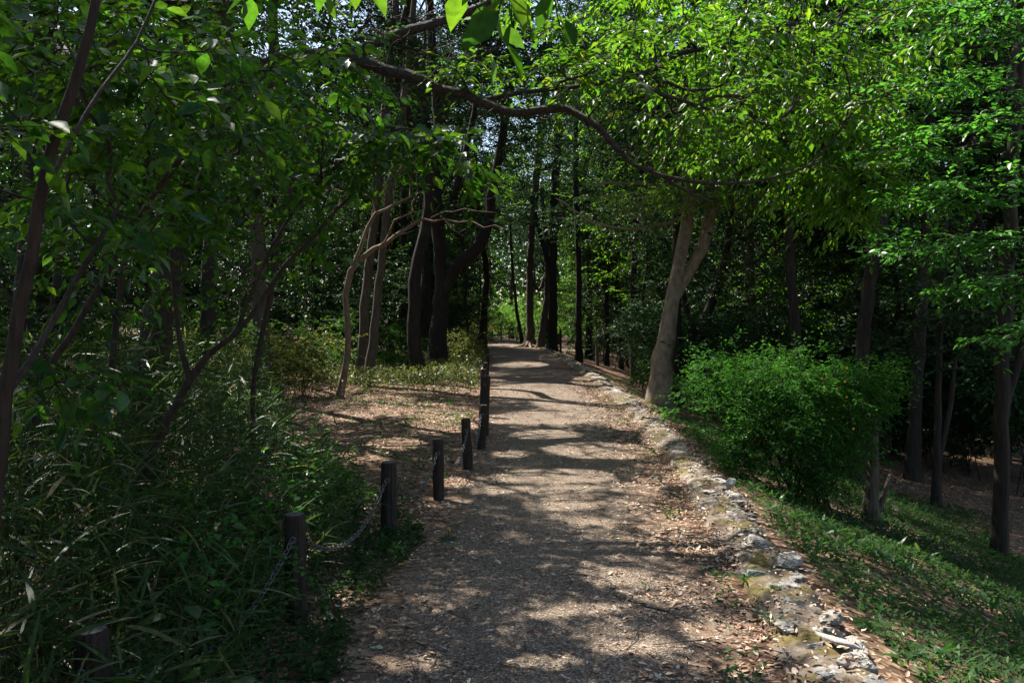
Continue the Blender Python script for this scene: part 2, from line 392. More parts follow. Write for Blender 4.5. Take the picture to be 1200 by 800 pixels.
# sunlit patches on the ground of the photo: gaps in the canopy along the sun's direction (photo px, py, half width, half height)
LIT = [(640, 461, 85, 8), (690, 474, 60, 9), (735, 482, 40, 20), (700, 452, 30, 10), (640, 492, 75, 6), (705, 531, 65, 8), (650, 562, 70, 7), (590, 577, 34, 4),
       (660, 598, 42, 5), (695, 616, 26, 3.5), (785, 620, 28, 13), (728, 682, 36, 9), (690, 722, 42, 5), (640, 728, 20, 4), (745, 768, 50, 8), (640, 785, 45, 7), (480, 782, 45, 12), (850, 745, 45, 13), (815, 650, 26, 8),
       (500, 484, 62, 7), (440, 470, 45, 4), (410, 492, 30, 4), (520, 500, 38, 6), (465, 522, 34, 5), (540, 566, 30, 5), (520, 590, 30, 5), (500, 455, 60, 6), (1150, 742, 35, 13), (1085, 622, 60, 5),
       (862, 690, 20, 8), (905, 700, 20, 8), (480, 432, 80, 7), (600, 409, 30, 3), (610, 428, 30, 2.5), (775, 515, 22, 10), (810, 560, 22, 8), (640, 512, 40, 4), (600, 535, 24, 3), (745, 575, 30, 5), (905, 548, 45, 12), (990, 552, 45, 13), (1050, 560, 28, 9), (930, 700, 30, 8), (1010, 660, 40, 8), (330, 455, 90, 14), (230, 470, 60, 10), (385, 445, 60, 8), (300, 520, 65, 12), (200, 560, 65, 14), (400, 590, 50, 11), (250, 650, 55, 14), (370, 640, 40, 11), (120, 610, 55, 14), (400, 700, 26, 9), (60, 700, 45, 14), (300, 590, 35, 9), (170, 680, 35, 10), (430, 540, 30, 7)]
LITA = np.array(LIT, float)
def sun_keep(rng, p):
    """False for leaves standing in the light of a sunlit patch"""
    t = np.clip(p[:, 2], 0, None) / S[2]
    gx = p[:, 0] - S[0] * t; gy = p[:, 1] - S[1] * t
    ok = gy > 2.2; gy_ = np.where(ok, gy, 50)
    px = 600 + gx / gy_ * FPX; py = HORIZON + CAM_H / gy_ * FPX
    q = np.full(len(p), 9.0)
    for cx, cy_, rx, ry in LITA:
        q = np.minimum(q, ((px - cx) / (rx * 1.05 + 2)) ** 2 + ((py - cy_) / (ry * 1.15 + 1)) ** 2)
    lit = ok & (q < 1) & (p[:, 2] > 1.3)
    return ~(lit & (rng.uniform(0, 1, len(p)) < .99))

def sprays(g, gw, rng, tips, dirs, style, base=None):
    """leafy twigs at the branch tips"""
    st = dict(tm='lite', twigs=4, twl=.5, per=9, leaf=.12, wr=.5, droop=.25, flat=.35, spread=1.0, jit=.45, twig_r=0)
    st.update(style)
    n = len(tips); k = st['twigs']; m = st['per']
    D = nrm(dirs + np.array([0, 0, .0])); 
    d = D[:, None, :] * .6 + rng.normal(size=(n, k, 3)) * st['spread'] * np.array([1, 1, st['flat']])
    d = nrm(d)
    L = st['twl'] * rng.uniform(.55, 1.2, (n, k, 1))
    t = (np.arange(m) + .6) / m
    tb = tips[:, None, :]
    sag = st['droop'] * .5
    pts = tb[:, :, None, :] + d[:, :, None, :] * L[..., None] * t[None, None, :, None]
    pts[..., 2] -= sag * (L * t[None, None, :]) * t[None, None, :]
    up = np.array([0, 0, 1.])
    side = nrm(np.cross(d, up + 1e-3)); sgn = np.where(np.arange(m) % 2, 1., -1.)
    ax = d[:, :, None, :] * .7 + side[:, :, None, :] * sgn[None, None, :, None] * .9
    ax[:, :, -1, :] = d
    ax = ax + rng.normal(size=ax.shape) * .25; ax[..., 2] -= st['droop']
    nm = np.broadcast_to(up, ax.shape) + rng.normal(size=ax.shape) * st['jit']
    ln = st['leaf'] * rng.uniform(.45, 1.25, ax.shape[:3])
    pts = pts + rng.normal(size=pts.shape) * .012
    pr = pts.reshape(-1, 3); axr = ax.reshape(-1, 3); nr = nm.reshape(-1, 3); lr = ln.ravel()
    if base is not None:
        kp = sun_keep(rng, pr + nrm(axr) * lr[:, None] * .5 + base); pr, axr, nr, lr = pr[kp], axr[kp], nr[kp], lr[kp]
    leaves(g, st['tm'], pr, axr, nr, lr, lr * st['wr'])
    if st['twig_r'] and gw is not None:
        ends = pts[:, :, -1, :]; mids = pts[:, :, m // 2, :]
        for i in range(n):
            for j in range(k):
                tube(gw, [tips[i], mids[i, j], ends[i, j]], [st['twig_r'], st['twig_r'] * .8, st['twig_r'] * .4], 3, cap=False)

def grow(rng, paths, attract, start_frac=.45, step=.28, tip_r=.005, wig=.10, up=0.0, expo=.42, maxr=.6):
    """connects attractor points to the skeleton. paths: list of resampled (x,y,z,r). returns chains, tip dirs"""
    pos = []; fixr = []; par = []; tang = []
    for pi, p in enumerate(paths):
        s0 = int(len(p) * start_frac) if pi == 0 else 1
        tg = nrm(np.gradient(p[:, :3], axis=0))
        for i in range(s0, len(p)):
            pos.append(p[i, :3]); fixr.append(p[i, 3]); par.append(-1); tang.append(tg[i])
    nfix = len(pos)
    cap = nfix + len(attract) * 60 + 10
    PX = np.zeros((cap, 3)); PX[:nfix] = pos; n = nfix
    TG = np.zeros((cap, 3)); TG[:nfix] = tang
    par = par + [0] * (cap - nfix)
    d0 = np.array([np.min(np.linalg.norm(PX[:nfix] - a, axis=1)) for a in attract])
    chains = []; tdirs = np.zeros((len(attract), 3))
    for ai in np.argsort(d0):
        a = attract[ai]
        v = a - PX[:n]; dist = np.linalg.norm(v, axis=1)
        cosang = (v * TG[:n]).sum(1) / (dist + 1e-6)
        cost = dist * (1.35 - .35 * cosang)
        cost = cost + np.where(np.arange(n) >= nfix, .0, .1)
        j = int(np.argmin(cost)); D = dist[j]
        k = max(1, min(58, int(math.ceil(D / step))))
        p0 = PX[j]; c = p0 + TG[j] * D * .35 + np.array([0, 0, up * D]) + (a - p0) * .25
        ts = np.linspace(0, 1, k + 1)[1:, None]
        seg = (1 - ts) ** 2 * p0 + 2 * ts * (1 - ts) * c + ts ** 2 * a
        w = rng.normal(size=seg.shape) * wig * step; w[-1] = 0
        seg = seg + w
        ids = [j]
        prev = p0
        for q in seg:
            PX[n] = q; TG[n] = (q - prev) / (np.linalg.norm(q - prev) + 1e-9); par[n] = ids[-1]; ids.append(n); prev = q; n += 1
        chains.append(ids); tdirs[ai] = TG[n - 1]
    load = np.zeros(n)
    for ids in chains: load[ids[-1]] += 1
    for i in range(n - 1, nfix - 1, -1): load[par[i]] += load[i]
    R = tip_r * np.maximum(load, .5) ** expo
    R = np.minimum(R, maxr)
    out = []
    for ids in chains:
        pts = PX[ids]; r = R[ids].copy()
        if ids[0] < nfix: r = np.minimum(r, fixr[ids[0]] * .62)
        r[0] = min(r[1] * 1.25, fixr[ids[0]] if ids[0] < nfix else R[ids[0]])
        out.append((pts, r))
    return out, tdirs

def blob_points(rng, blobs, base):
    A = []
    for b in blobs:
        c, rad, n = np.asarray(b[0], float) - base, np.asarray(b[1], float), b[2]
        v = nrm(rng.normal(size=(n, 3))) * rng.uniform(0, 1, (n, 1)) ** (1 / 2.6)
        A.append(c + v * rad)
    return np.concatenate(A)

def make_tree(name, label, cat, paths, blobs, bark, leafm, style, seed, group=None, step=.3, tip_r=.005, sides=10, start=.45,
              trunk_bump=.06, limbs_named=True, tip_extra=None, flare=1.35, wig=.1, up=.05, wood='trunk', crown='crown', dead=(), masked=True):
    """paths/dead: lists of rows (x,y,z,r) in world space; first is the trunk. blobs: (centre, radii, n)"""
    rng = np.random.default_rng(seed)
    base = np.array(paths[0][0][:3], float)
    e = tag(empty(name, base), label, cat, group)
    rs = []
    for i, p in enumerate(paths):
        q = np.array(p, float); q[:, :3] -= base
        if i == 0:
            q[0, 2] -= .05
        r = smooth_path(q, step)
        if i == 0 and flare > 1:
            zz = r[:, 2]; r[:, 3] *= 1 + (flare - 1) * np.exp(-np.clip(zz, 0, None) / (2.2 * r[0, 3] + .05))
        j = rng.normal(size=(len(r), 3)) * r[:, 3:4] * .10; j[0] = 0; j[-1] = 0
        r[:, :3] += j
        rs.append(r)
    g = Geo()
    tube(g, rs[0][:, :3], rs[0][:, 3], sides, trunk_bump, rng)
    gl = Geo()
    A = blob_points(rng, blobs, base) if blobs else np.zeros((0, 3))
    if len(A):
        chains, tdirs = grow(rng, rs, A, start, step, tip_r, wig, up)
        for pts, r in chains: tube(g, pts, r, 6 if r[0] > .02 else 4, cap=False)
        gt = g if style.get('twig_r') else None
        sprays(gl, gt, rng, A, tdirs, style, base if masked else None)
    tobj = g.obj(wood, bark, e, True)
    for r in rs[1:]:
        gg = Geo(); tube(gg, r[:, :3], r[:, 3], max(6, sides - 2), trunk_bump, rng); gg.obj('limb', bark, e, True)
    for p in dead:
        q = np.array(p, float); q[:, :3] -= base; r = smooth_path(q, step * .6)
        r[:, :3] += rng.normal(size=(len(r), 3)) * .012
        gg = Geo(); tube(gg, r[:, :3], r[:, 3], 5); gg.obj('bare_branch', bark, e, True)
    if gl.n: gl.obj(crown, leafm, e, False)
    return e

def PR(rows, d=None):
    """rows of (px,py,widthpx[,d]) -> (x,y,z,r)"""
    out = []
    d = d or rows[-1][-1]
    for r in rows:
        dd = r[3] if len(r) > 3 else d
        out.append([*P(r[0], r[1], dd), r[2] * .5 * dd / FPX])
    return out
def drop(rows, extra=0):
    """puts the first row of a path on the ground"""
    x, y = rows[0][0], rows[0][1]; rows[0][2] = float(zg(x, y)); return rows

# ------------------------------------------------------------------ setting: ground and path
def axis_pts(parts):
    out = []
    for a, b, s in parts:
        n = max(1, int(round((b - a) / s))); out += list(np.linspace(a, b, n, endpoint=False))
    out.append(parts[-1][1]); return np.array(out)
def grid(xs, ys):
    X, Y = np.meshgrid(xs, ys); nx, ny = len(xs), len(ys)
    i = np.arange(ny - 1)[:, None] * nx; j = np.arange(nx - 1)[None, :]
    return X.ravel(), Y.ravel(), np.stack([i + j, i + j + 1, i + nx + j + 1, i + nx + j], -1).reshape(-1, 4)
X, Y, F = grid(axis_pts([(-300, -60, 40), (-60, -14, 4), (-14, -5, .6), (-5, 8, .14), (8, 16, .5), (16, 60, 4), (60, 300, 40)]),
               axis_pts([(-60, -6, 6), (-6, 2, .5), (2, 14, .14), (14, 30, .3), (30, 70, 1), (70, 130, 6), (130, 400, 45)]))
ground = mesh_obj("ground", np.stack([X, Y, zg(X, Y)], 1), [F], M['ground'], None, True)
tag(ground, "brown forest floor of leaf mould falling away right of the path", kind='structure')

ys = axis_pts([(-8, 2, .5), (2, 16, .12), (16, 40, .3), (40, 90, 1)])
us = np.linspace(0, 1, 26)
U, YY = np.meshgrid(us, ys)
wob = .07 * snoise(YY * 0, YY, 1.6, 3)
Lx = lx(YY) - .22 + wob; Rx = kx(YY) - .12
XX = Lx + (Rx - Lx) * U
ZZ = .006 + .028 * np.sin(U * np.pi) + .006 * snoise(XX, YY, 2.2) + .004 * snoise(XX, YY, 5.1, 3)
edge = np.maximum(1 - (U * (Rx - Lx)) / .95, (U * (Rx - Lx) - (Rx - Lx) + 1.3) / 1.3) + .12 * snoise(XX, YY * .6, 1.3, 5)
ny, nx = U.shape
i = np.arange(ny - 1)[:, None] * nx; j = np.arange(nx - 1)[None, :]
F = np.stack([i + j, i + j + 1, i + nx + j + 1, i + nx + j], -1).reshape(-1, 4)
path = mesh_obj("path", np.stack([XX.ravel(), YY.ravel(), ZZ.ravel()], 1), [F], M['path'], None, True, extra={"edge": np.clip(edge, 0, 1).ravel()})
tag(path, "straight gravel footpath leading into the wood", kind='structure')

# ------------------------------------------------------------------ stone edging on the right of the path
def rock_mesh(seed, sub=3, rough=.22, sc=(1, 1, 1)):
    bm = bmesh.new(); bmesh.ops.create_icosphere(bm, subdivisions=sub, radius=1)
    off = Vector((seed * 7.3, seed * 3.1, seed * 1.7)); rr_ = random.Random(seed)
    planes = []
    for _ in range(11):
        q = Vector((rr_.gauss(0, 1), rr_.gauss(0, 1), rr_.gauss(0, 1))).normalized(); planes.append((q, rr_.uniform(.55, .85)))
    for v in bm.verts:
        c = v.co.copy()
        # boxy stone
        m_ = max(abs(c.x), abs(c.y), abs(c.z)); c = c * (.35 + .65 / m_ * .82)
        for q, dd in planes:
            e_ = c.dot(q) - dd
            if e_ > 0: c = c - q * e_
        n = mnoise.noise(c * 1.4 + off) * rough * .6 + mnoise.noise(c * 3.7 + off) * rough * .45 + mnoise.noise(c * 9 + off) * rough * .22 + mnoise.noise(c * 21 + off) * rough * .1
        v.co = Vector((c.x * sc[0], c.y * sc[1], c.z * sc[2])) * (1 + n)
    me = bpy.data.meshes.new("edging_stone"); bm.to_mesh(me); bm.free()
    return me
rng = np.random.default_rng(5)
edging = tag(empty("stone_edging", (1.6, 4, 0)), "low kerb of pale rough stones and mossy mortar along the right of the path", "stone edging")
prof = [(-.30, -.03), (-.24, .035), (-.15, .075), (-.04, .09), (.08, .09), (.17, .06), (.24, -.02), (.30, -.12), (.36, -.30)]
pa = np.array(prof); aa = np.concatenate([np.linspace(-.30, .24, 25), [.30, .36]]); prof = list(zip(aa, np.interp(aa, pa[:, 0], np.where(pa[:, 1] > 0, pa[:, 1] * .8, pa[:, 1]))))
V = []; yk = axis_pts([(1.5, 12, .03), (12, 20, .08), (20, 52, .25)])
for y in yk:
    cx = kx(y) - .03
    for q, (a, h) in enumerate(prof):
        x = cx + a * .78 * (1 + .18 * float(snoise(y, a * 5, 1.9, 9)))
        w_ = min(1, q / 3, max(0, 25 - q) / 3); v_ = Vector((x * 5, y * 5, 3.3))
        z = h + w_ * (.03 * mnoise.noise(v_) + .02 * mnoise.noise(v_ * 2.7) + .014 * abs(mnoise.noise(v_ * 6.1)) + .007 * mnoise.noise(v_ * 14))
        V.append((x - 1.6, y - 4, z))
V = np.array(V); m_ = len(prof); n_ = len(yk)
i = np.arange(n_ - 1)[:, None] * m_; j = np.arange(m_ - 1)[None, :]
F = np.stack([i + j, i + j + 1, i + m_ + j + 1, i + m_ + j], -1).reshape(-1, 4)
mesh_obj("mortar_bed", V, [F], M['mortar'], edging, True)
rmesh = [rock_mesh(s, 4, .34) for s in range(6)]
for me in rmesh: me.materials.append(M['stone'])
def stone_at(y, a, sx, sy, sz, z=None):
    o = bpy.data.objects.new("edging_stone", random.choice(rmesh)); COL.objects.link(o); o.parent = edging
    o.location = (float(kx(y)) + a - 1.6, y - 4, (.055 if z is None else z)); o.scale = (sx, sy, sz)
    sl_ = float(kx(y + .3) - kx(y - .3)) / .6
    o.rotation_euler = (rng.normal() * .12, rng.normal() * .12, -math.atan(sl_) + rng.normal() * .25)
    return o
random.seed(3)
y = 2.7
while y < 9.3:
    stone_at(y, rng.uniform(-.06, .12), rng.uniform(.05, .12), rng.uniform(.07, .15), rng.uniform(.03, .055), .056)
    if rng.random() < .6: stone_at(y + rng.uniform(.1, .2), rng.uniform(-.16, .2), rng.uniform(.05, .10), rng.uniform(.06, .13), rng.uniform(.02, .035), .055)
    y += rng.uniform(.14, .27)
while y < 46:
    w = rng.uniform(.26, .48) * (1 if y < 24 else 1.5)
    stone_at(y, rng.uniform(-.03, .06), rng.uniform(.13, .19), w * .56, rng.uniform(.035, .055), .038)
    y += w * 1.02
o = mesh_obj("round_stone", *[np.zeros((3, 3)), [np.array([[0, 1, 2]])]])
o.data = rock_mesh(11, 3, .28); o.data.materials.append(M['pale_rock']); o.location = (*P(856, 590, 7.55)[:2], .14); o.scale = (.055, .055, .05)
tag(o, "small pale round stone sitting alone on the mossy kerb", "stone")
o = mesh_obj("stone_slab", *[np.zeros((3, 3)), [np.array([[0, 1, 2]])]])
o.data = rock_mesh(14, 3, .08); o.data.materials.append(M['pale_rock'])
pp = P(983, 778, 3.95); o.location = (pp[0], pp[1], .105); o.scale = (.035, .13, .02); o.rotation_euler = (0.02, .1, .75)
tag(o, "pale oblong stone slab lying on the nearest stretch of kerb", "stone")

# ------------------------------------------------------------------ posts and chains
def post_mesh(seed, h, r, sides=48):
    r = r * .92
    rng = np.random.default_rng(seed)
    g = Geo(); zs = [-.12, 0, .05] + list(np.linspace(.08, h - .025, 22)) + [h - .01, h - .002]
    a = np.linspace(0, 2 * np.pi, sides, endpoint=False)
    ridge = rng.normal(size=sides); V = []
    for k, z in enumerate(zs):
        ridge = .82 * ridge + .18 * rng.normal(size=sides) * 2
        f = 1.0 if k < len(zs) - 2 else (.96 if k == len(zs) - 2 else .88)
        rr = r * f * (1 + .06 * ridge * (1 if k < len(zs) - 2 else .5))
        V.append(np.stack([rr * np.cos(a), rr * np.sin(a), np.full(sides, z)], 1))
    n = len(zs); V = np.concatenate(V)
    i = np.arange(n - 1)[:, None] * sides; j = np.arange(sides)[None, :]; j2 = (j + 1) % sides
    g.add(V, np.stack([i + j, i + j2, i + sides + j2, i + sides + j], -1).reshape(-1, 4))
    return g, V[-sides:]
POSTS = [  # x, y, h, r, label
    (-1.62, 1.15, .56, .06, None),
    (-1.36, 2.83, .56, .058, "nearest dark post, half buried in bamboo grass at the corner"),
    (-1.125, 4.47, .57, .058, "dark bark-textured post with small vine leaves round it, second from the front"),
    (-.895, 6.20, .555, .062, "dark post at the end of the bamboo grass, chains on both sides"),
    (-.645, 7.48, .56, .053, "dark post standing alone in the open just past the bamboo grass"),
    (-.456, 8.94, .565, .053, "reddish dark post next before the one standing in front of the tall thick post"),
    (-.372, 10.3, .57, .052, "dark post standing directly in front of the tall thick post"),
    (-.385, 11.5, .84, .070, "tall thick black post, taller than all its neighbours"),
    (-.44, 13.6, .80, .06, "second tall black post, hidden just behind the tall thick one"),
    (-.53, 17.0, .57, .055, "dark post with a pale reddish top just above the tall thick post"),
    (-.60, 20.0, .57, .055, "dark post farther along the path edge, second above the tall post"),
    (-.70, 24.0, .57, .055, "dark post farther along the path edge, third above the tall post"),
    (-.86, 29.0, .60, .055, "dark post farther along the path edge, fourth above the tall post"),
    (-1.05, 35.0, .65, .06, "dark post farther along the path edge, fifth above the tall post"),
    (-1.30, 42.0, .70, .06, "farthest dark post of the row along the path edge")]
post_tops = []
for k, (x, y, h, r, lab) in enumerate(POSTS):
    e = empty("wooden_post", (x, y, float(zg(x, y))))
    tag(e, lab or "dark post outside the picture where the nearest chain begins", "post", "posts along the left of the path")
    g, top = post_mesh(40 + k, h, r)
    g.obj("post_shaft", M['post'], e, True)
    t = Geo(); c = np.vstack([top, top.mean(0) + [0, 0, .004]]); n = len(top); jj = np.arange(n)
    t.add(c, None, np.stack([jj, (jj + 1) % n, np.full(n, n)], 1)); t.obj("post_top", M['post_top'], e, False)
    if k < 8:
        g = Geo(); th = np.linspace(0, 2 * np.pi, 13)[:-1]
        ring = np.stack([np.cos(th) * .014, th * 0 - r - .012, h - .12 + np.sin(th) * .014], 1); tube(g, np.vstack([ring, ring[:1]]), [.0035] * 13, 6, cap=False)
        tube(g, [[0, -r + .01, h - .12], [0, -r - .004, h - .12]], [.004, .004], 6); eb = g.obj("eye_bolt", M['chain'], e, True)
    e.rotation_euler = (rng.normal() * .035, rng.normal() * .035, (rng.uniform(-.2, .2) if k < 8 else rng.uniform(0, 6)))
    post_tops.append((x, y, e.location.z + h, r))
def chain(a, b, sag, label):
    """row of oval links hanging from a to b"""
    a = np.array(a); b = np.array(b); L = np.linalg.norm(b - a) * (1 + 2.4 * (sag / np.linalg.norm(b - a)) ** 2)
    pitch = .036; n = int(L / pitch)
    t = np.linspace(0, 1, n + 1); pts = a + (b - a) * t[:, None]; pts[:, 2] -= sag * 4 * t * (1 - t)
    e = np.array(a)
    g = Geo(); sides = 6; seg = 14
    for i in range(n):
        c = (pts[i] + pts[i + 1]) / 2 - e; ax = nrm(pts[i + 1] - pts[i]); s1 = nrm(np.cross(ax, [0, 0, 1.])); s2 = np.cross(s1, ax)
        if i % 2: s1, s2 = s2, -s1
        s1, s2 = nrm(s1 + .25 * s2), nrm(s2 - .25 * s1)
        th = np.linspace(0, 2 * np.pi, seg, endpoint=False)
        cx_ = np.sign(np.cos(th)) * np.abs(np.cos(th)) ** .8 * .0235; cy_ = np.sin(th) * .0125
        ctr = c + cx_[:, None] * ax + cy_[:, None] * s1
        rad = nrm(np.cos(th)[:, None] * ax * .6 + np.sin(th)[:, None] * s1)
        ph = np.linspace(0, 2 * np.pi, sides, endpoint=False)
        V = ctr[:, None, :] + .003 * (np.cos(ph)[None, :, None] * rad[:, None, :] + np.sin(ph)[None, :, None] * s2)
        i0 = np.arange(seg)[:, None] * sides; i1 = ((np.arange(seg) + 1) % seg)[:, None] * sides
        j = np.arange(sides)[None, :]; j2 = (j + 1) % sides
        g.add(V.reshape(-1, 3), np.stack([i0 + j, i0 + j2, i1 + j2, i1 + j], -1).reshape(-1, 4))
    o = g.obj("chain", M['chain'], None, True, tuple(a))
    return tag(o, label, "chain", "chains slung between the posts")
CH = ["grey steel chain running out of the bottom corner from the nearest post", "grey chain sagging through leaves between the nearest two posts",
      "grey chain sagging through bamboo grass behind the vine-covered post", "grey chain hanging low over leaf litter after the bamboo grass ends",
      "grey chain whose bright end climbs the post standing alone in the open", "grey chain whose bright end climbs the reddish dark post"]
for k in range(6):
    if k == 0: continue
    (x0, y0, z0, r0), (x1, y1, z1, r1) = post_tops[k], post_tops[k + 1]
    ang0 = math.atan2(x1 - x0, y1 - y0)
    off = .9
    chain((x0 + r0 * .95, y0 - r0 * .1, z0 - .15), (x1 - r1 * .15, y1 - r1 * 1.06, z1 - .12), .20, CH[k])
chain((post_tops[0][0] + .03, post_tops[0][1] + .05, post_tops[0][2] - .14), (post_tops[1][0] - .02, post_tops[1][1] - .062, post_tops[1][2] - .12), .2, CH[0])

# ------------------------------------------------------------------ particular trees
LEAFY = dict(tm='mid', twigs=5, twl=.45, per=9, leaf=.085, wr=.5, droop=.25, flat=.35, jit=.45)

# pale leaning forked tree by the kerb
d = 17.6
pale = make_tree("pale_tree", "pale smooth tree leaning right beside the stone kerb, its trunk forked", "tree",
    [drop(PR([(771, 478, 30), (775, 440, 26), (780, 400, 22), (787, 357, 17), (797, 310, 15), (803, 270, 15), (809, 235, 14), (814, 205, 13), (828, 140, 14, 17), (840, 60, 11, 16.4), (846, -40, 8, 16), (850, -150, 4, 16)], d)),
     PR([(790, 352, 10), (800, 334, 12), (813, 309, 13), (823, 290, 14), (830, 268, 14), (838, 215, 12, 17.8), (845, 150, 11, 18), (865, 60, 8, 18), (880, -60, 5, 18)], d)],
    [(P(765, 238, 16.2), (1.3, 1.0, .25), 20), (P(870, 235, 16.5), (1.0, 1.2, .3), 12), (P(815, 232, 16.4), (.9, .6, .28), 22), (P(830, 170, 16), (1.3, .9, .6), 34), (P(800, 60, 16), (2.6, 2.4, 1.2), 60), (P(860, -120, 16), (3.2, 3.2, 1.6), 90), ((2.2, 13.5, 9.0), (3.4, 3.2, 1.6), 230)],  # last blob: unseen crown mass above the frame, added to shade the bank
    M['bark_pale'], M['leaf_fresh'], dict(LEAFY, flat=.2, leaf=.095, twl=.55, twig_r=.004), 11, sides=14, start=.5, trunk_bump=.045, flare=1.12,
    dead=[PR([(808, 252, 5), (780, 262, 4, 17), (740, 268, 3, 16.5), (690, 258, 2.5, 16), (650, 232, 1.6, 16)], d), PR([(812, 222, 5), (770, 216, 4, 17.3), (720, 214, 3, 17), (690, 216, 2, 17)], d)])

# tree with the big limb reaching over the path
limb = make_tree("leaning_tree", "tall leaning grey tree in the left thicket, its heavy limb arching over the path", "tree",
    [drop(PR([(150, 575, 44), (172, 450, 38), (195, 330, 34), (214, 250, 32), (236, 150, 30), (255, 60, 27), (268, -40, 22), (280, -160, 16), (300, -300, 8)], 8.3)),
     PR([(240, 130, 22, 8.3), (290, 88, 19, 8.2), (350, 66, 16, 8), (415, 70, 14, 7.8), (450, 83, 13.5, 7.75), (478, 88, 13, 7.7), (520, 106, 13, 7.6), (545, 110, 11, 7.55), (572, 124, 11, 7.5), (605, 133, 10, 7.4), (640, 129, 10, 7.35), (664, 128, 9, 7.3), (688, 141, 8, 7.2), (703, 150, 7, 7.15), (717, 168, 6.5, 7.1), (742, 194, 5, 7.1), (765, 199, 4.4, 7.05), (790, 216, 3.6, 7), (835, 238, 2.4, 7)]),
     PR([(350, 66, 14, 8), (400, 66, 13, 8.1), (450, 46, 12, 8.2), (500, 30, 11, 8.3), (555, 12, 10, 8.5), (610, -15, 8, 8.7), (690, -60, 5, 9)]),
     PR([(740, 192, 5, 7.1), (775, 206, 5, 7.0), (830, 215, 4.6, 6.9), (900, 210, 3.6, 6.8), (960, 190, 2.5, 6.7)]),
     PR([(560, 119, 7, 7.5), (590, 112, 6, 7.6), (650, 104, 5, 7.7), (720, 95, 5, 7.6), (800, 72, 4, 7.5)])],
    [(P(690, 80, 7.2), (.7, .8, .3), 22), (P(560, 90, 7.5), (.5, .4, .2), 9), (P(880, 120, 7.4), (1.3, 1.2, .8), 46), (P(960, 60, 7.6), (1.0, 1.2, .7), 34), (P(760, 20, 7.8), (1.2, 1.2, .6), 20),
     (P(280, 10, 8.4), (1.5, 1.3, 1.0), 34), (P(420, -90, 8.6), (1.8, 1.6, .4), 20), (P(640, -120, 8.6), (2.0, 1.8, .8), 30), (P(200, -160, 8.6), (2.4, 2.0, 1.4), 60)],
    M['bark_limb'], M['leaf_fresh'], dict(LEAFY, leaf=.085, twl=.36, per=8, tm='full', twig_r=.003, droop=.5, jit=.3), 12, step=.14, sides=14, start=.6, trunk_bump=.07, tip_r=.004,
    dead=[PR([(470, 88, 6, 7.7), (500, 98, 4, 7.9), (540, 76, 3.6, 8.1), (575, 60, 3, 8.2), (610, 42, 2, 8.3)]), PR([(590, 118, 5, 7.5), (620, 102, 3.5, 7.8), (655, 96, 3, 7.9), (700, 90, 2, 8)])])

rng = np.random.default_rng(72); lb = np.array(limb.location); g = Geo()
LP = smooth_path(PR([(350, 66, 16, 8), (415, 70, 14, 7.8), (478, 88, 13, 7.7), (545, 110, 11, 7.55), (605, 133, 10, 7.4), (664, 128, 9, 7.3), (717, 168, 6.5, 7.1), (765, 199, 4, 7.05)]), .1)
for k in range(24):
    q = LP[rng.integers(3, len(LP) - 2)]; L = rng.uniform(.3, .9); d_ = nrm(rng.normal(size=3) * [.8, .9, .7] + [.5, -.1, .25])
    pp_ = [[*(q[:3] - lb), min(.012, q[3] * .4)]]
    for t_ in (.35, .7, 1): pp_.append([*(q[:3] - lb + d_ * L * t_ + rng.normal(size=3) * .06 * t_), .007 * (1.15 - t_)])
    r_ = smooth_path(np.array(pp_), .08); tube(g, r_[:, :3], r_[:, 3], 5)
    for _ in range(2):
        m_ = r_[rng.integers(2, len(r_) - 1)]; e_ = m_[:3] + nrm(d_ + rng.normal(size=3) * .7) * L * .4
        tube(g, [m_[:3], (m_[:3] + e_) / 2 + rng.normal(size=3) * .02, e_], [.0035, .0025, .001], 4)
g.obj('twig', M['bark_limb'], limb, True)
rng = np.random.default_rng(71); lb = np.array(limb.location); gl = Geo()
A = np.concatenate([P(px, py, dd)[None] for px, py, dd in [(678, 62, 7.3), (690, 78, 7.25), (664, 70, 7.35), (648, 92, 7.4), (730, 130, 7.2), (540, 150, 7.4)]]) - lb
sprays(gl, None, rng, A, rng.normal(size=A.shape), dict(LEAFY, tm='full', leaf=.07, twl=.12, twigs=3, per=4, jit=.4)); gl.obj('young_foliage', M['leaf_tip'], limb, False)

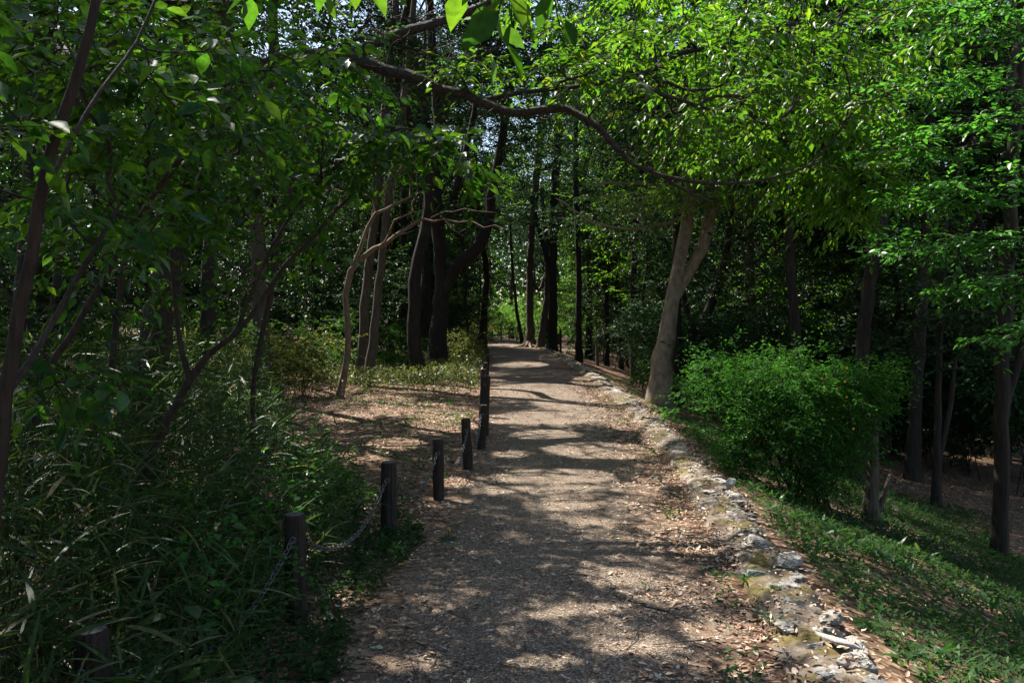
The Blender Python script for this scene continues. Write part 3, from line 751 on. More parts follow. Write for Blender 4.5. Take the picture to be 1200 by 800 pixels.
# small curved tree with pale bare branches
make_tree("bent_tree", "thin tan tree bending right over the clearing with bare pale branches", "tree",
    [drop(PR([(397, 470, 10), (404, 435, 8), (408, 390, 7.5), (405, 345, 7.5), (410, 318, 8), (424, 303, 7), (438, 291, 6), (452, 286, 5.4), (462, 277, 5), (472, 271, 4.4), (486, 262, 3.8)], 16.5)),
     PR([(413, 314, 5), (422, 292, 5), (431, 266, 5), (440, 250, 4.5), (452, 246, 4), (462, 240, 3.5), (480, 231, 2.4), (500, 222, 1.4)], 16.5)],
    [(P(440, 200, 16.5), (1.1, 1.1, .6), 16), (P(400, 180, 16.5), (1.0, 1.0, .8), 14)],
    M['bark_tan'], M['leaf_fresh'], dict(LEAFY, leaf=.09), 13, sides=10, start=.8, flare=1.25,
    dead=[PR([(486, 262, 3.6, 16.5), (497, 255, 3, 16.4), (508, 259, 2.6, 16.3), (520, 256, 2.3, 16.2), (537, 261, 2, 16.1), (552, 259, 1.7, 16), (567, 266, 1.4, 15.9), (580, 263, 1.1, 15.8), (598, 271, .8, 15.8)]),
          PR([(440, 293, 3, 16.5), (455, 275, 2.8, 16.3), (462, 258, 2.4, 16.1), (476, 252, 2, 16), (484, 248, 1.8, 16), (484, 238, 1.4, 16), (490, 226, 1, 16)]),
          PR([(505, 256, 2, 16.4), (522, 247, 1.7, 16.2), (530, 249, 1.5, 16), (545, 244, 1.2, 15.9), (560, 247, 1, 15.8), (580, 250, .7, 15.6)]), PR([(484, 262, 2, 16.4), (482, 240, 1.6, 16.3), (490, 222, 1.3, 16.2), (486, 200, .9, 16.1)]), PR([(520, 256, 1.6, 16.2), (528, 268, 1.2, 16), (545, 276, .8, 15.9)]), PR([(455, 275, 2, 16.3), (470, 276, 1.4, 16.2), (486, 270, .9, 16.1)])])

# pale grey twin trunks behind it
make_tree("grey_tree", "grey-barked tree behind the bent tree, left one of a close pair", "tree",
    [drop(PR([(424, 440, 13), (428, 360, 11), (434, 300, 10), (441, 240, 9), (450, 150, 11), (462, 30, 9), (470, -80, 6)], 20))],
    [(P(440, 60, 20), (3, 3, 2.0), 90), (P(420, -120, 20), (3.4, 3, 2), 80)], M['bark_grey'], M['leaf_oak'], dict(leaf=.14, twl=.6), 14)
make_tree("grey_tree", "grey-barked tree behind the bent tree, right one of a close pair, leaning right", "tree",
    [drop(PR([(431, 440, 12), (440, 370, 10), (448, 300, 9), (454, 240, 9), (468, 160, 10), (480, 60, 8), (490, -60, 5)], 19.4))],
    [(P(510, 30, 19.6), (2.6, 2.6, 1.6), 60), (P(480, -120, 19.6), (3, 3, 1.6), 60)], M['bark_grey'], M['leaf_oak'], dict(leaf=.14, twl=.6), 15)

# big dark forked tree and its neighbour
make_tree("forked_tree", "large black tree forking low, its heavy right limb bending towards the path", "tree",
    [drop(PR([(509, 440, 25), (513, 395, 20), (518, 340, 18), (516, 310, 15), (512, 265, 16), (509, 210, 15), (513, 140, 13), (506, 60, 11), (500, -40, 8)], 24)),
     PR([(518, 345, 17), (532, 314, 16), (552, 297, 15), (568, 275, 14), (576, 230, 11), (587, 170, 10), (594, 110, 8), (600, 30, 7), (606, -60, 6)], 24),
     PR([(513, 265, 10), (528, 245, 9), (536, 215, 8), (545, 180, 7), (556, 130, 6), (560, 60, 5)], 24.5),
     PR([(596, 110, 6), (612, 80, 5), (640, 50, 4), (660, 20, 3)], 23.5)],
    [(P(560, 235, 23.5), (2.0, 1.5, .6), 20), (P(500, 60, 24), (2.8, 3, 1.8), 60), (P(610, 60, 23.5), (3, 3, 1.6), 60), (P(550, -100, 24), (4.5, 3.5, 1.8), 110), (P(620, 190, 24), (1.6, 1.6, .7), 20), (P(592, 140, 22.3), (1.0, .8, .9), 34), (P(545, 250, 22.8), (1.2, .6, .4), 16), (P(596, 40, 22.3), (1.2, .8, .9), 30), (P(512, 160, 23), (.8, .6, .9), 18)],
    M['bark_dark'], M['leaf_oak'], dict(leaf=.13, twl=.6, per=10), 16, sides=12)
make_tree("dark_tree", "dark crooked tree just left of the large black forked tree", "tree",
    [drop(PR([(484, 440, 17), (489, 395, 14), (497, 345, 12), (499, 310, 11), (496, 280, 13), (502, 230, 12), (500, 150, 10), (486, 60, 8), (480, -40, 5)], 25))],
    [(P(470, 60, 25), (3, 3, 2), 90), (P(480, -100, 25), (3.4, 3.4, 2), 80)], M['bark_dark'], M['leaf_oak'], dict(leaf=.13, twl=.6), 17)

# trees at the end of the path
rt = make_tree("root_tree", "tree with pale spreading roots where the far path narrows", "tree",
    [drop(PR([(622, 406, 11), (621, 395, 9), (621, 370, 8.5), (621, 330, 8), (622, 290, 8), (628, 220, 9), (634, 150, 8), (640, 60, 6)], 46)),
     PR([(622, 326, 5), (632, 340, 5), (640, 320, 5), (648, 290, 4), (660, 240, 3)], 46)],
    [(P(620, 130, 46), (4.5, 4.5, 3), 120), (P(640, 230, 46), (3, 3, 1.4), 40)], M['bark_grey'], M['leaf_oak'], dict(leaf=.2, twl=.9), 18, flare=1.7)
g = Geo(); rng2 = np.random.default_rng(8)
for a in np.linspace(-2.9, .3, 9):
    L = rng2.uniform(.7, 1.5); q = np.array([[.15 * math.cos(a), .15 * math.sin(a), .42, .10], [.45 * math.cos(a), .45 * math.sin(a), .14, .09], [L * math.cos(a + .1), L * math.sin(a + .1), .03, .05], [1.3 * L * math.cos(a), 1.3 * L * math.sin(a), -.05, .02]])
    r = smooth_path(q, .15); tube(g, r[:, :3], r[:, 3], 6, .05, rng2)
g.obj("root", M['bark_tan'], rt, True)
make_tree("dark_tree", "thick black tree just right of the tree with spreading roots", "tree",
    [drop(PR([(647, 413, 12), (647, 390, 10.5), (648, 350, 10), (648, 300, 9), (650, 230, 10), (655, 150, 8), (660, 50, 6)], 42)),
     PR([(648, 325, 7), (640, 300, 6), (632, 270, 5), (622, 230, 4)], 42)],
    [(P(660, 130, 42), (4.5, 4, 3), 130), (P(680, 240, 42), (3, 3, 1.5), 50)], M['bark_dark'], M['leaf_oak'], dict(leaf=.2, twl=.9), 19)
make_tree("slender_tree", "paler slanting trunk squeezed between two thick dark trunks at the far path", "tree",
    [drop(PR([(633, 408, 9), (636, 385, 8), (640, 355, 8), (642, 320, 7), (640, 280, 6), (634, 220, 4)], 44))],
    [(P(630, 180, 44), (2.5, 2.5, 1.5), 40)], M['bark_grey'], M['leaf_fresh'], dict(leaf=.2, twl=.8), 20)
make_tree("dark_tree", "straight slim black tree standing apart right of the far thick trunk", "tree",
    [drop(PR([(678, 425, 9), (678, 390, 8), (678, 340, 7), (677, 280, 7), (674, 200, 6), (676, 120, 5), (680, 40, 3)], 34))],
    [(P(690, 150, 34), (3.5, 3.5, 2.4), 100), (P(700, 260, 34), (2.5, 2.5, 1.2), 40)], M['bark_dark'], M['leaf_glossy'], dict(leaf=.16, twl=.8), 21)
make_tree("slender_tree", "thin dark stem leaning beside the fence at the far end of the path", "tree",
    [drop(PR([(613, 404, 5), (608, 380, 4), (604, 350, 3.6), (600, 310, 3), (598, 260, 2)], 52))],
    [(P(598, 230, 52), (3, 3, 1.6), 50)], M['bark_dark'], M['leaf_far'], dict(leaf=.22, twl=.9), 22)
make_tree("dark_tree", "dark leaning tree left of the far end of the path", "tree",
    [drop(PR([(563, 412, 11), (566, 385, 10), (568, 360, 8), (570, 320, 7), (562, 260, 6), (556, 160, 4)], 46))],
    [(P(550, 180, 46), (4, 4, 2.6), 110), (P(548, 290, 46), (2, 2, 1), 30)], M['bark_dark'], M['leaf_oak'], dict(leaf=.2, twl=.9), 23)
# low leaning bough near the far end
g = Geo()
q = np.array([[*P(622, 375, 49), .12], [*P(610, 360, 49), .17], [*P(597, 350, 49), .15], [*P(588, 338, 49), .10], [*P(580, 325, 49), .06]])

# right-hand trees
make_tree("dark_tree", "tall dark tree behind the round green bush, its light crown hanging over the path", "tree",
    [drop(PR([(1004, 560, 20), (1008, 470, 17), (1014, 380, 16), (1022, 300, 15), (1030, 220, 14), (1040, 140, 13), (1052, 40, 11), (1060, -60, 10), (1064, -180, 6)], 13)),
     PR([(1040, 140, 10, 13), (1000, 70, 9, 12), (940, 30, 8, 11), (870, 52, 7, 10), (800, 62, 6, 9.4), (750, 88, 5, 9), (700, 96, 3.5, 8.7), (650, 88, 2, 8.5)]),
     PR([(1022, 300, 9, 13), (1034, 270, 9, 13.4), (1046, 200, 8, 13.6), (1060, 130, 6, 14)])],
    [(P(900, 120, 10.5), (1.7, 1.6, .9), 85), (P(975, 175, 10), (1.0, 1.3, .75), 75), (P(1020, 230, 9.5), (.35, .6, .3), 14), (P(820, 20, 10), (1.6, 1.5, .6), 36), (P(1000, 40, 11), (1.7, 1.6, .9), 50), (P(900, -80, 11), (3, 2.5, 1.2), 80), (P(700, 40, 9), (1, 1, .5), 12)],
    M['bark_dark'], M['leaf_fresh'], dict(LEAFY, leaf=.115, wr=.38, twl=.5, tm='full', twigs=4, per=11, droop=.75, spread=.8, twig_r=.003, jit=.25), 24, sides=12, start=.55, step=.24)
make_tree("dark_tree", "thin straight dark tree between the pale leaning tree and the round bush", "tree",
    [drop(PR([(938, 540, 17), (936, 450, 14), (932, 380, 12), (927, 310, 11), (924, 250, 10), (926, 150, 9), (930, 40, 7), (932, -60, 4)], 15.5))],
    [(P(930, 150, 15.5), (2.0, 2, 1.2), 50), (P(930, -40, 15.5), (2.6, 2.6, 1.4), 60)], M['bark_dark'], M['leaf_oak'], dict(LEAFY, leaf=.12), 25)
make_tree("layered_tree", "tree at the right edge with flat layered bright green sprays", "tree",
    [drop(PR([(1171, 655, 19), (1173, 600, 17), (1174, 540, 17), (1175, 470, 17), (1177, 400, 16), (1180, 330, 16), (1184, 240, 14), (1192, 120, 12), (1200, -20, 11), (1206, -160, 7)], 9.1)),
     PR([(1175, 480, 9), (1186, 450, 9), (1194, 420, 9), (1204, 380, 8), (1225, 320, 6)], 9.1)],
    [(P(1120, 100, 8.2), (1.1, 1.2, .12), 26), (P(1130, 165, 8), (1.0, 1.1, .10), 26), (P(1150, 225, 7.8), (.8, 1.0, .10), 24), (P(1140, 285, 7.6), (.7, .9, .10), 24),
     (P(1165, 330, 7.3), (.5, .7, .10), 18), (P(1185, 385, 7.0), (.3, .5, .1), 10), (P(1120, 30, 8.4), (1.2, 1.2, .14), 30), (P(1190, -60, 8.6), (1.8, 1.6, .3), 50), (P(1090, 230, 8.6), (.5, .6, .1), 10), (P(1180, -220, 8.6), (2.4, 2.2, .6), 60)],
    M['bark_dark'], M['leaf_layer'], dict(LEAFY, leaf=.075, twl=.34, flat=.10, jit=.3, droop=.15, tm='full', twig_r=.0025, per=9), 26, sides=12, start=.4, step=.2)
make_tree("dark_tree", "black trunk low on the slope right of the round bush", "tree",
    [drop(PR([(1070, 560, 18), (1072, 510, 15), (1076, 440, 14), (1080, 350, 13), (1086, 250, 12), (1090, 120, 10), (1094, 0, 7)], 15.5))],
    [(P(1080, 180, 15.5), (2.4, 2.2, 1.4), 80), (P(1090, 0, 15.5), (3, 3, 1.8), 90)], M['bark_dark'], M['leaf_oak'], dict(leaf=.12, twl=.5), 27)
make_tree("slender_tree", "slim dark forked sapling trunk on the shaded slope", "tree",
    [drop(PR([(1097, 590, 11), (1098, 540, 9), (1099, 490, 8), (1100, 430, 7), (1104, 350, 8), (1108, 260, 5)], 13)),
     PR([(1099, 540, 8), (1108, 505, 7), (1114, 470, 6), (1120, 420, 4)], 13)],
    [(P(1105, 330, 13), (1.4, 1.4, .9), 46), (P(1115, 400, 13), (1.0, 1, .5), 20)], M['bark_dark'], M['leaf_glossy'], dict(leaf=.1, twl=.4), 28)
make_tree("tree_stump", "mossy broken stem standing beside the round bush, with a thin leaning twin", "stump",
    [drop(PR([(1021, 608, 18), (1022, 580, 14), (1024, 540, 12), (1024, 500, 11), (1022, 470, 9)], 8.9)),
     PR([(1028, 606, 7), (1036, 580, 7), (1044, 556, 5)], 8.9)], [], M['bark_grey'], None, {}, 29, limbs_named=False)
make_tree("dark_tree", "dark V-forked tree hidden behind the pale leaning tree", "tree",
    [drop(PR([(818, 460, 18), (819, 420, 15), (822, 390, 13), (836, 350, 10), (850, 300, 8), (862, 220, 6)], 21)),
     PR([(820, 410, 9), (810, 380, 8), (802, 350, 7), (795, 300, 5)], 21)],
    [(P(850, 220, 21), (2.6, 2.2, 1.6), 80), (P(870, 320, 19), (1.6, 1.6, 1.0), 50)], M['bark_dark'], M['leaf_glossy'], dict(leaf=.12, twl=.5), 30)

# ------------------------------------------------------------------ near thicket on the left: big-leaved shrubs
NEAR = dict(tm='full', twigs=3, twl=.24, per=6, leaf=.088, wr=.5, droop=.5, flat=.5, jit=.5, twig_r=.0022)
make_tree("tall_shrub", "brown-stemmed shrub at the left edge with large leaves hanging over the view", "shrub",
    [drop(PR([(-40, 960, 18), (-20, 760, 17), (-4, 560, 17), (8, 460, 16), (22, 370, 15), (36, 300, 14), (45, 240, 14), (62, 170, 13), (85, 105, 12), (104, 40, 11), (118, -30, 10), (135, -120, 8), (160, -240, 4)], 2.6)),
     PR([(44, 240, 6), (70, 190, 6, 2.7), (115, 110, 5, 2.9), (160, 50, 4, 3.1), (190, -20, 3, 3.2)], 2.6),
     PR([(118, -30, 7, 2.6), (200, -100, 6, 2.3), (330, -130, 5, 2.0), (460, -110, 4, 1.8), (560, -70, 3, 1.6), (630, -40, 2, 1.5)]),
     PR([(8, 460, 9), (30, 430, 9, 2.7), (60, 380, 7, 2.9), (100, 310, 6, 3.1), (140, 240, 4, 3.3)], 2.6)],
    [(P(70, 60, 3.6), (.4, .3, .26), 16), (P(190, 90, 3.4), (.4, .4, .3), 20), (P(-60, 260, 2.6), (.12, .3, .3), 6), (P(75, 440, 2.9), (.2, .2, .1), 5), (P(120, 250, 3.2), (.25, .3, .2), 8),
     (P(480, -100, 1.75), (.26, .2, .05), 7), (P(600, -105, 1.5), (.12, .15, .03), 4), (P(330, -110, 2.0), (.3, .3, .08), 8), (P(-90, 120, 2.3), (.16, .4, .4), 9)],
    M['bark_brown'], M['leaf_near'], NEAR, 31, step=.1, tip_r=.0022, sides=12, start=.3, trunk_bump=.05, flare=1.2)
make_tree("tall_shrub", "shrub with slender stems forking low in the bamboo grass, leaves reaching towards the path", "shrub",
    [drop(PR([(155, 620, 11), (168, 560, 10), (186, 515, 9.5), (208, 470, 9), (222, 443, 9), (245, 415, 7), (275, 392, 6), (308, 350, 5.5), (335, 310, 6), (365, 280, 5), (395, 245, 4), (430, 215, 3)], 5)),
     PR([(222, 443, 8), (214, 415, 7), (209, 385, 6), (204, 340, 5), (200, 280, 4), (210, 200, 3)], 5),
     PR([(275, 392, 5), (300, 330, 4.5), (318, 290, 4), (350, 240, 3.5), (400, 190, 3), (470, 150, 2.5), (530, 165, 1.8)], 5)],
    [(P(400, 190, 4.9), (.4, .5, .26), 20), (P(475, 165, 4.8), (.28, .4, .12), 11), (P(330, 160, 5.2), (.6, .6, .4), 24), (P(350, 265, 5.2), (.3, .5, .15), 8), (P(230, 230, 5.3), (.5, .5, .4), 18), (P(400, 110, 5), (.3, .5, .15), 7), (P(535, 192, 4.8), (.10, .25, .04), 4)],
    M['bark_brown'], M['leaf_near'], dict(NEAR, leaf=.085, twl=.26, per=7), 32, step=.12, tip_r=.0022, sides=10, start=.5)
for k, (rows, dd, blobs, lab) in enumerate([
    ([(10, 560, 9), (45, 470, 8), (85, 390, 8), (125, 320, 7), (160, 260, 6), (205, 195, 7), (260, 135, 5), (310, 90, 3)], 4.2,
     [((190, 150), (.6, .6, .4), 22), ((270, 80), (.6, .6, .35), 20), ((110, 260), (.5, .5, .35), 12), ((100, 60), (.6, .5, .4), 16)], "leaning brown-stemmed shrub crossing the left thicket from lower left to upper middle"),
    ([(120, 560, 9), (128, 470, 8), (136, 380, 8), (150, 290, 7), (172, 200, 6), (180, 110, 7), (200, 20, 5)], 5.8,
     [((190, 60), (.9, .7, .5), 24), ((130, 180), (.8, .6, .5), 20), ((280, 150), (.8, .6, .4), 18), ((90, 330), (.6, .6, .4), 14)], "upright dark shrub stem in the middle of the left thicket"),
    ([(300, 560, 7), (296, 470, 6), (306, 400, 6), (318, 340, 7), (330, 260, 6), (350, 190, 5), (370, 120, 3)], 7.2,
     [((340, 120), (.8, .8, .5), 24), ((300, 240), (.8, .8, .5), 24), ((380, 40), (.7, .8, .4), 14), ((280, 340), (.7, .7, .4), 20)], "thin-stemmed leafy shrub between the bamboo grass and the clearing"),
    ([(40, 540, 9), (52, 430, 8), (66, 330, 8), (78, 230, 7), (90, 120, 6), (96, 0, 7)], 7.0,
     [((60, 60), (1.0, .8, .7), 30), ((20, 220), (.9, .8, .6), 26), ((120, 330), (.8, .7, .5), 22), ((40, 390), (.8, .7, .3), 18)], "dark shrub deep in the left thicket behind the edge stem")]):
    make_tree("tall_shrub", lab, "shrub", [drop(PR(rows, dd))], [(P(b[0][0], b[0][1], dd), b[1], b[2]) for b in blobs],
              M['bark_brown'], M['leaf_near'], dict(NEAR, leaf=.08, twl=.30, per=8), 33 + k, step=.14, tip_r=.0024, sides=9, start=.4)

# ------------------------------------------------------------------ round flowering bush on the right bank
def bush(name, label, cat, base, blobs, leafm, style, seed, nst=14, bark='bark_brown', spread=.35, group=None):
    rng = np.random.default_rng(seed); base = np.array(base, float)
    e = tag(empty(name, base), label, cat, group)
    A = blob_points(rng, blobs, base)
    A[:, 2] = np.maximum(A[:, 2], np.minimum(.1, A[:, 2] + .4))
    paths = []
    for k in range(nst):
        a = rng.uniform(0, 6.28); R = spread * rng.uniform(.2, 1)
        t = A[rng.integers(len(A))]
        p0 = np.array([R * .4 * math.cos(a), R * .4 * math.sin(a), -.05]); 
        mid = p0 * .5 + t * .45 + np.array([0, 0, .15 * np.linalg.norm(t)])
        paths.append(smooth_path(np.array([[*p0, .010], [*mid, .007], [*(t * .9), .004]]), .15))
    ch, td = grow(rng, paths, A, .3, .15, .002, .1, .08)
    g = Geo()
    for p in paths: tube(g, p[:, :3], p[:, 3], 5)
    for pts, r in ch: tube(g, pts, r, 3, cap=False)
    g.obj("stem", M[bark], e, True)
    gl = Geo(); sprays(gl, None, rng, A, td, style); gl.obj("foliage", leafm, e, False)
    return e, A
KST = dict(tm='mid', twigs=5, twl=.24, per=10, leaf=.05, wr=.42, droop=.25, flat=.5, jit=.5)
bb = P(950, 600, 8.9); bb[2] = float(zg(bb[0], bb[1]))
kb, A = bush("flowering_bush", "dense bright green bush with a few yellow flowers on the bank", "bush", bb,
    [(P(930, 492, 8.9), (.72, .6, .42), 150), (P(860, 462, 9.4), (.45, .5, .26), 80), (P(985, 470, 8.7), (.55, .5, .34), 110), (P(985, 535, 8.6), (.36, .4, .3), 44), (P(955, 560, 8.6), (.42, .4, .30), 60), (P(880, 520, 9.0), (.4, .4, .25), 60), (P(910, 440, 9.1), (.55, .5, .14), 40), (P(1020, 448, 8.7), (.3, .3, .12), 20), (P(900, 470, 8.9), (1.1, .75, .6), 70), (P(900, 425, 9), (.9, .6, .25), 26), (P(985, 440, 8.7), (.75, .5, .3), 30), (P(830, 450, 9.3), (.35, .4, .22), 22), (P(990, 480, 8.6), (.5, .4, .4), 18)],
    M['leaf_kerria'], KST, 50, 26, spread=.6)
rng = np.random.default_rng(51)
for px, py in [(992, 431), (990, 447), (983, 462), (992, 465), (963, 443), (1000, 502), (978, 444), (981, 455)]:
    c = P(px, py, 8.35) - bb; g = Geo(); n = 6
    a = np.arange(n) / n * 6.283; ax = np.stack([np.cos(a), -.3 + 0 * a, np.sin(a)], 1)
    leaves(g, 'mid', np.repeat(c[None], n, 0), ax, np.repeat(np.array([[0, -1., .4]]), n, 0), .015, .011)
    g.obj("flower", M['petal_orange'], kb, False)

# ------------------------------------------------------------------ background forest: prototypes then copies
def proto_tree(name, seed, H, R, z0, bark, leafm, lean=.3, n=430, r0=.17, leaf=.14, twl=.65, at=None):
    rng = np.random.default_rng(seed)
    pts = []
    for k in range(7):
        t = k / 6; pts.append([lean * rng.normal() * t, lean * rng.normal() * t, H * .92 * t, r0 * (1 - .82 * t)])
    c = np.array([0, 0, (z0 + H) / 2])
    blobs = []
    for k in range(9):
        a = rng.uniform(0, 6.28); q = rng.uniform(.2, .75) * R
        blobs.append(((q * math.cos(a), q * math.sin(a), rng.uniform(z0 + .5, H - .5)), (R * rng.uniform(.35, .6), R * rng.uniform(.35, .6), (H - z0) * rng.uniform(.12, .22)), n // 9))
    if at is not None:
        pts = [[p[0] + at[0], p[1] + at[1], p[2] + at[2], p[3]] for p in pts]
        blobs = [((b[0][0] + at[0], b[0][1] + at[1], b[0][2] + at[2]), b[1], b[2]) for b in blobs]
    return make_tree(name, "tree", "tree", [pts], blobs, bark, leafm, dict(leaf=leaf, twl=twl, per=10, twigs=4, flat=.3), seed, step=.5, tip_r=.007, sides=9, start=.35, masked=at is not None)
PROTO = [proto_tree("forest_tree", 101, 15, 3.4, 3.6, M['bark_dark'], M['leaf_oak']),
         proto_tree("forest_tree", 102, 16, 3.2, 4.4, M['bark_dark'], M['leaf_oak'], .5),
         proto_tree("forest_tree", 103, 13, 3.6, 3.2, M['bark_grey'], M['leaf_fresh'], .4, leaf=.13),
         proto_tree("forest_tree", 104, 17, 3.8, 5.0, M['bark_dark'], M['leaf_glossy'], .3),
         proto_tree("forest_tree", 105, 12, 3.2, 2.6, M['bark_grey'], M['leaf_far'], .5, leaf=.16),
         proto_tree("forest_tree", 106, 7.5, 2.5, .9, M['bark_dark'], M['leaf_glossy'], .3, n=330, r0=.08, leaf=.12, twl=.5)]
PARAM = [(15, 3.4, 3.6, M['bark_dark'], M['leaf_oak'], .3, .14), (16, 3.2, 4.4, M['bark_dark'], M['leaf_oak'], .5, .14), (13, 3.6, 3.2, M['bark_grey'], M['leaf_fresh'], .4, .13),
         (17, 3.8, 5.0, M['bark_dark'], M['leaf_oak'], .3, .14), (12, 3.2, 2.6, M['bark_grey'], M['leaf_far'], .5, .16)]
USED = set()
LM = [(-400, "the picture's left edge"), (150, "the leaning grey tree"), (405, "the bent tan tree"), (513, "the black forked tree"), (622, "the spreading roots"), (790, "the pale leaning tree"), (1010, "the round bush"), (1200, "the picture's right edge")]
def zone(px):
    for a, b in zip(LM[:-1], LM[1:]):
        if a[0] <= px < b[0]: return a[1], b[1]
    return None
FOREST = []
def place(kind, x, y, s, rz):
    p = PROTO[kind]
    if kind in USED: o = copy_tree(p)
    else: o = p; USED.add(kind)
    o.location = (x, y, float(zg(x, y)) - .05); o.rotation_euler = (0, 0, rz); o.scale = (s, s, s)
    FOREST.append((o, x, y)); return o
rng = np.random.default_rng(77)
def free(x, y, m=1.6):
    return not (lx(y) - m < x < kx(y) + m)
SPOTS = []
# canopy trees: jittered grid through the wood
for gy in np.arange(-8, 78, 5.0):
    for gx in np.arange(-24, 26, 5.0):
        x = gx + rng.uniform(-1.7, 1.7); y = gy + rng.uniform(-1.7, 1.7)
        if not free(x, y): continue
        px = 600 + x / max(y, .1) * FPX
        if y > 1 and (px < -250 or px > 1450) and not (-14 < x < 0 and y < 16): continue
        if y < 1 and (x > 7 or x < -13): continue
        if -6 < x < 1 and 3 < y < 14: continue          # the clearing and near thicket are built by hand
        if 1 < x < 7.5 and 0 < y < 19: continue
        if abs(x) < 2.6 + .02 * y and y > 48: continue
        SPOTS.append((x, y))
for (x, y) in SPOTS:
    far = y > 46
    kind = int(rng.choice([4, 4, 2])) if far and abs(x) < 9 else int(rng.choice([0, 1, 2, 3, 0, 1]))
    shade = [(x - S[0] / S[2] * h, y - S[1] / S[2] * h) for h in (4, 9, 14)]      # where its shade falls
    if any(-8 < a < 7 and -2 < b < 30 for a, b in shade):
        q = PARAM[kind]
        o = proto_tree("forest_tree", 300 + len(FOREST), q[0], q[1] * 1.1, q[2], q[3], q[4], q[5], leaf=q[6], n=430, at=(x, y, float(zg(x, y)) - .05))
        FOREST.append((o, x, y))
    else:
        place(kind, x, y, rng.uniform(.85, 1.2), rng.uniform(0, 6.28))
for px, dd in [(752, 29), (785, 35), (862, 23), (905, 28), (962, 24), (1050, 19.5), (1110, 23), (1162, 26), (1205, 18), (1265, 20), (548, 44), (470, 33), (428, 35), (372, 27), (220, 21.5), (30, 19), (1000, 33), (830, 40), (735, 48), (560, 60), (1090, 30), (330, 36), (180, 30)]:
    place(5, (px - 600) / FPX * dd, dd, rng.uniform(.85, 1.2), rng.uniform(0, 6.28))
for px, dd, kd in [(640, 58, 0), (690, 52, 3), (600, 84, 0), (625, 92, 1), (655, 80, 3), (575, 96, 3), (545, 56, 0), (520, 64, 3), (530, 88, 1), (720, 70, 0), (570, 78, 1)]:
    place(kd, (px - 600) / FPX * dd, dd, rng.uniform(1.0, 1.35), rng.uniform(0, 6.28))
for px, dd, kd, sc_ in [(728, 44, 5, 1.6), (458, 36, 5, 1.7), (694, 66, 2, 1.5), (498, 40, 2, 1.1), (468, 46, 1, 1.2)]:
    place(kd, (px - 600) / FPX * dd, dd, sc_, rng.uniform(0, 6.28))
for k, (x, y) in enumerate([(-5.3, 9.3), (-4.7, 13.2), (3.95, 20.4), (8.3, 19.6), (12, 17)]):  # hidden trees added so their crowns shade the near path and right bank
    o = proto_tree("forest_tree", 500 + k, 11.5, 4.3, 4.6, M['bark_dark'], M['leaf_oak'], .3, n=600, r0=.14, leaf=.13, at=(x, y, float(zg(x, y)) - .05)); FOREST.append((o, x, y))
def rank_label(items, fmt_in, fmt_out):
    zs = {}
    for o, x, y in items:
        px = 600 + x / y * FPX if y > 1 else -9999
        z = zone(px) if -120 < px < 1320 else None
        zs.setdefault(z, []).append((y, o))
    words = ["nearest", "second nearest", "third nearest", "fourth nearest", "fifth nearest", "sixth nearest", "seventh nearest", "eighth nearest", "ninth nearest", "tenth nearest",
             "eleventh nearest", "twelfth nearest", "thirteenth nearest", "fourteenth nearest", "fifteenth nearest", "sixteenth nearest", "seventeenth nearest", "eighteenth nearest", "nineteenth nearest", "twentieth nearest"]
    for z, lst in zs.items():
        lst.sort(key=lambda t: t[0])
        for k, (y, o) in enumerate(lst):
            o['label'] = fmt_out if z is None else fmt_in.format(words[min(k, 19)], z[0], z[1])
for o, x, y in FOREST: o['category'] = 'tree'; o['group'] = "tall trees of the wood"
rank_label(FOREST, "{} tall tree between {} and {}", "tall wood tree outside the picture that shades the path")

# understorey shrubs
def proto_shrub(seed, R, H, leafm, leaf, n=90):
    rng = np.random.default_rng(seed); blobs = []
    for k in range(6):
        a = rng.uniform(0, 6.28); q = rng.uniform(.1, .7) * R
        blobs.append(((q * math.cos(a), q * math.sin(a), H * rng.uniform(.25, .8)), (R * .5, R * .5, H * .2), n // 6))
    e, _ = bush("evergreen_shrub", "shrub", "shrub", (0, 0, 0), blobs, leafm, dict(tm='lite', twigs=4, twl=.45, per=9, leaf=leaf, wr=.5, flat=.5, jit=.6), seed, 9, 'bark_dark', .5)
    return e
SH = [proto_shrub(201, 1.5, 3.0, M['leaf_glossy'], .12), proto_shrub(202, 1.3, 2.4, M['leaf_oak'], .11), proto_shrub(203, 1.6, 3.6, M['leaf_glossy'], .13, 110), proto_shrub(204, 1.2, 1.6, M['leaf_deep'], .09, 70), proto_shrub(205, 1.2, 1.4, M['leaf_olive'], .085, 80), proto_shrub(206, 1.2, 1.4, M['leaf_far'], .11, 70)]
SUSED = set(); SHR = []
def place_shrub(kind, x, y, s):
    p = SH[kind]
    if kind in SUSED: o = copy_tree(p)
    else: o = p; SUSED.add(kind)
    o.location = (x, y, float(zg(x, y))); o.rotation_euler = (0, 0, rng.uniform(0, 6.28)); o.scale = (s, s, s * rng.uniform(.85, 1.15))
    SHR.append((o, x, y))
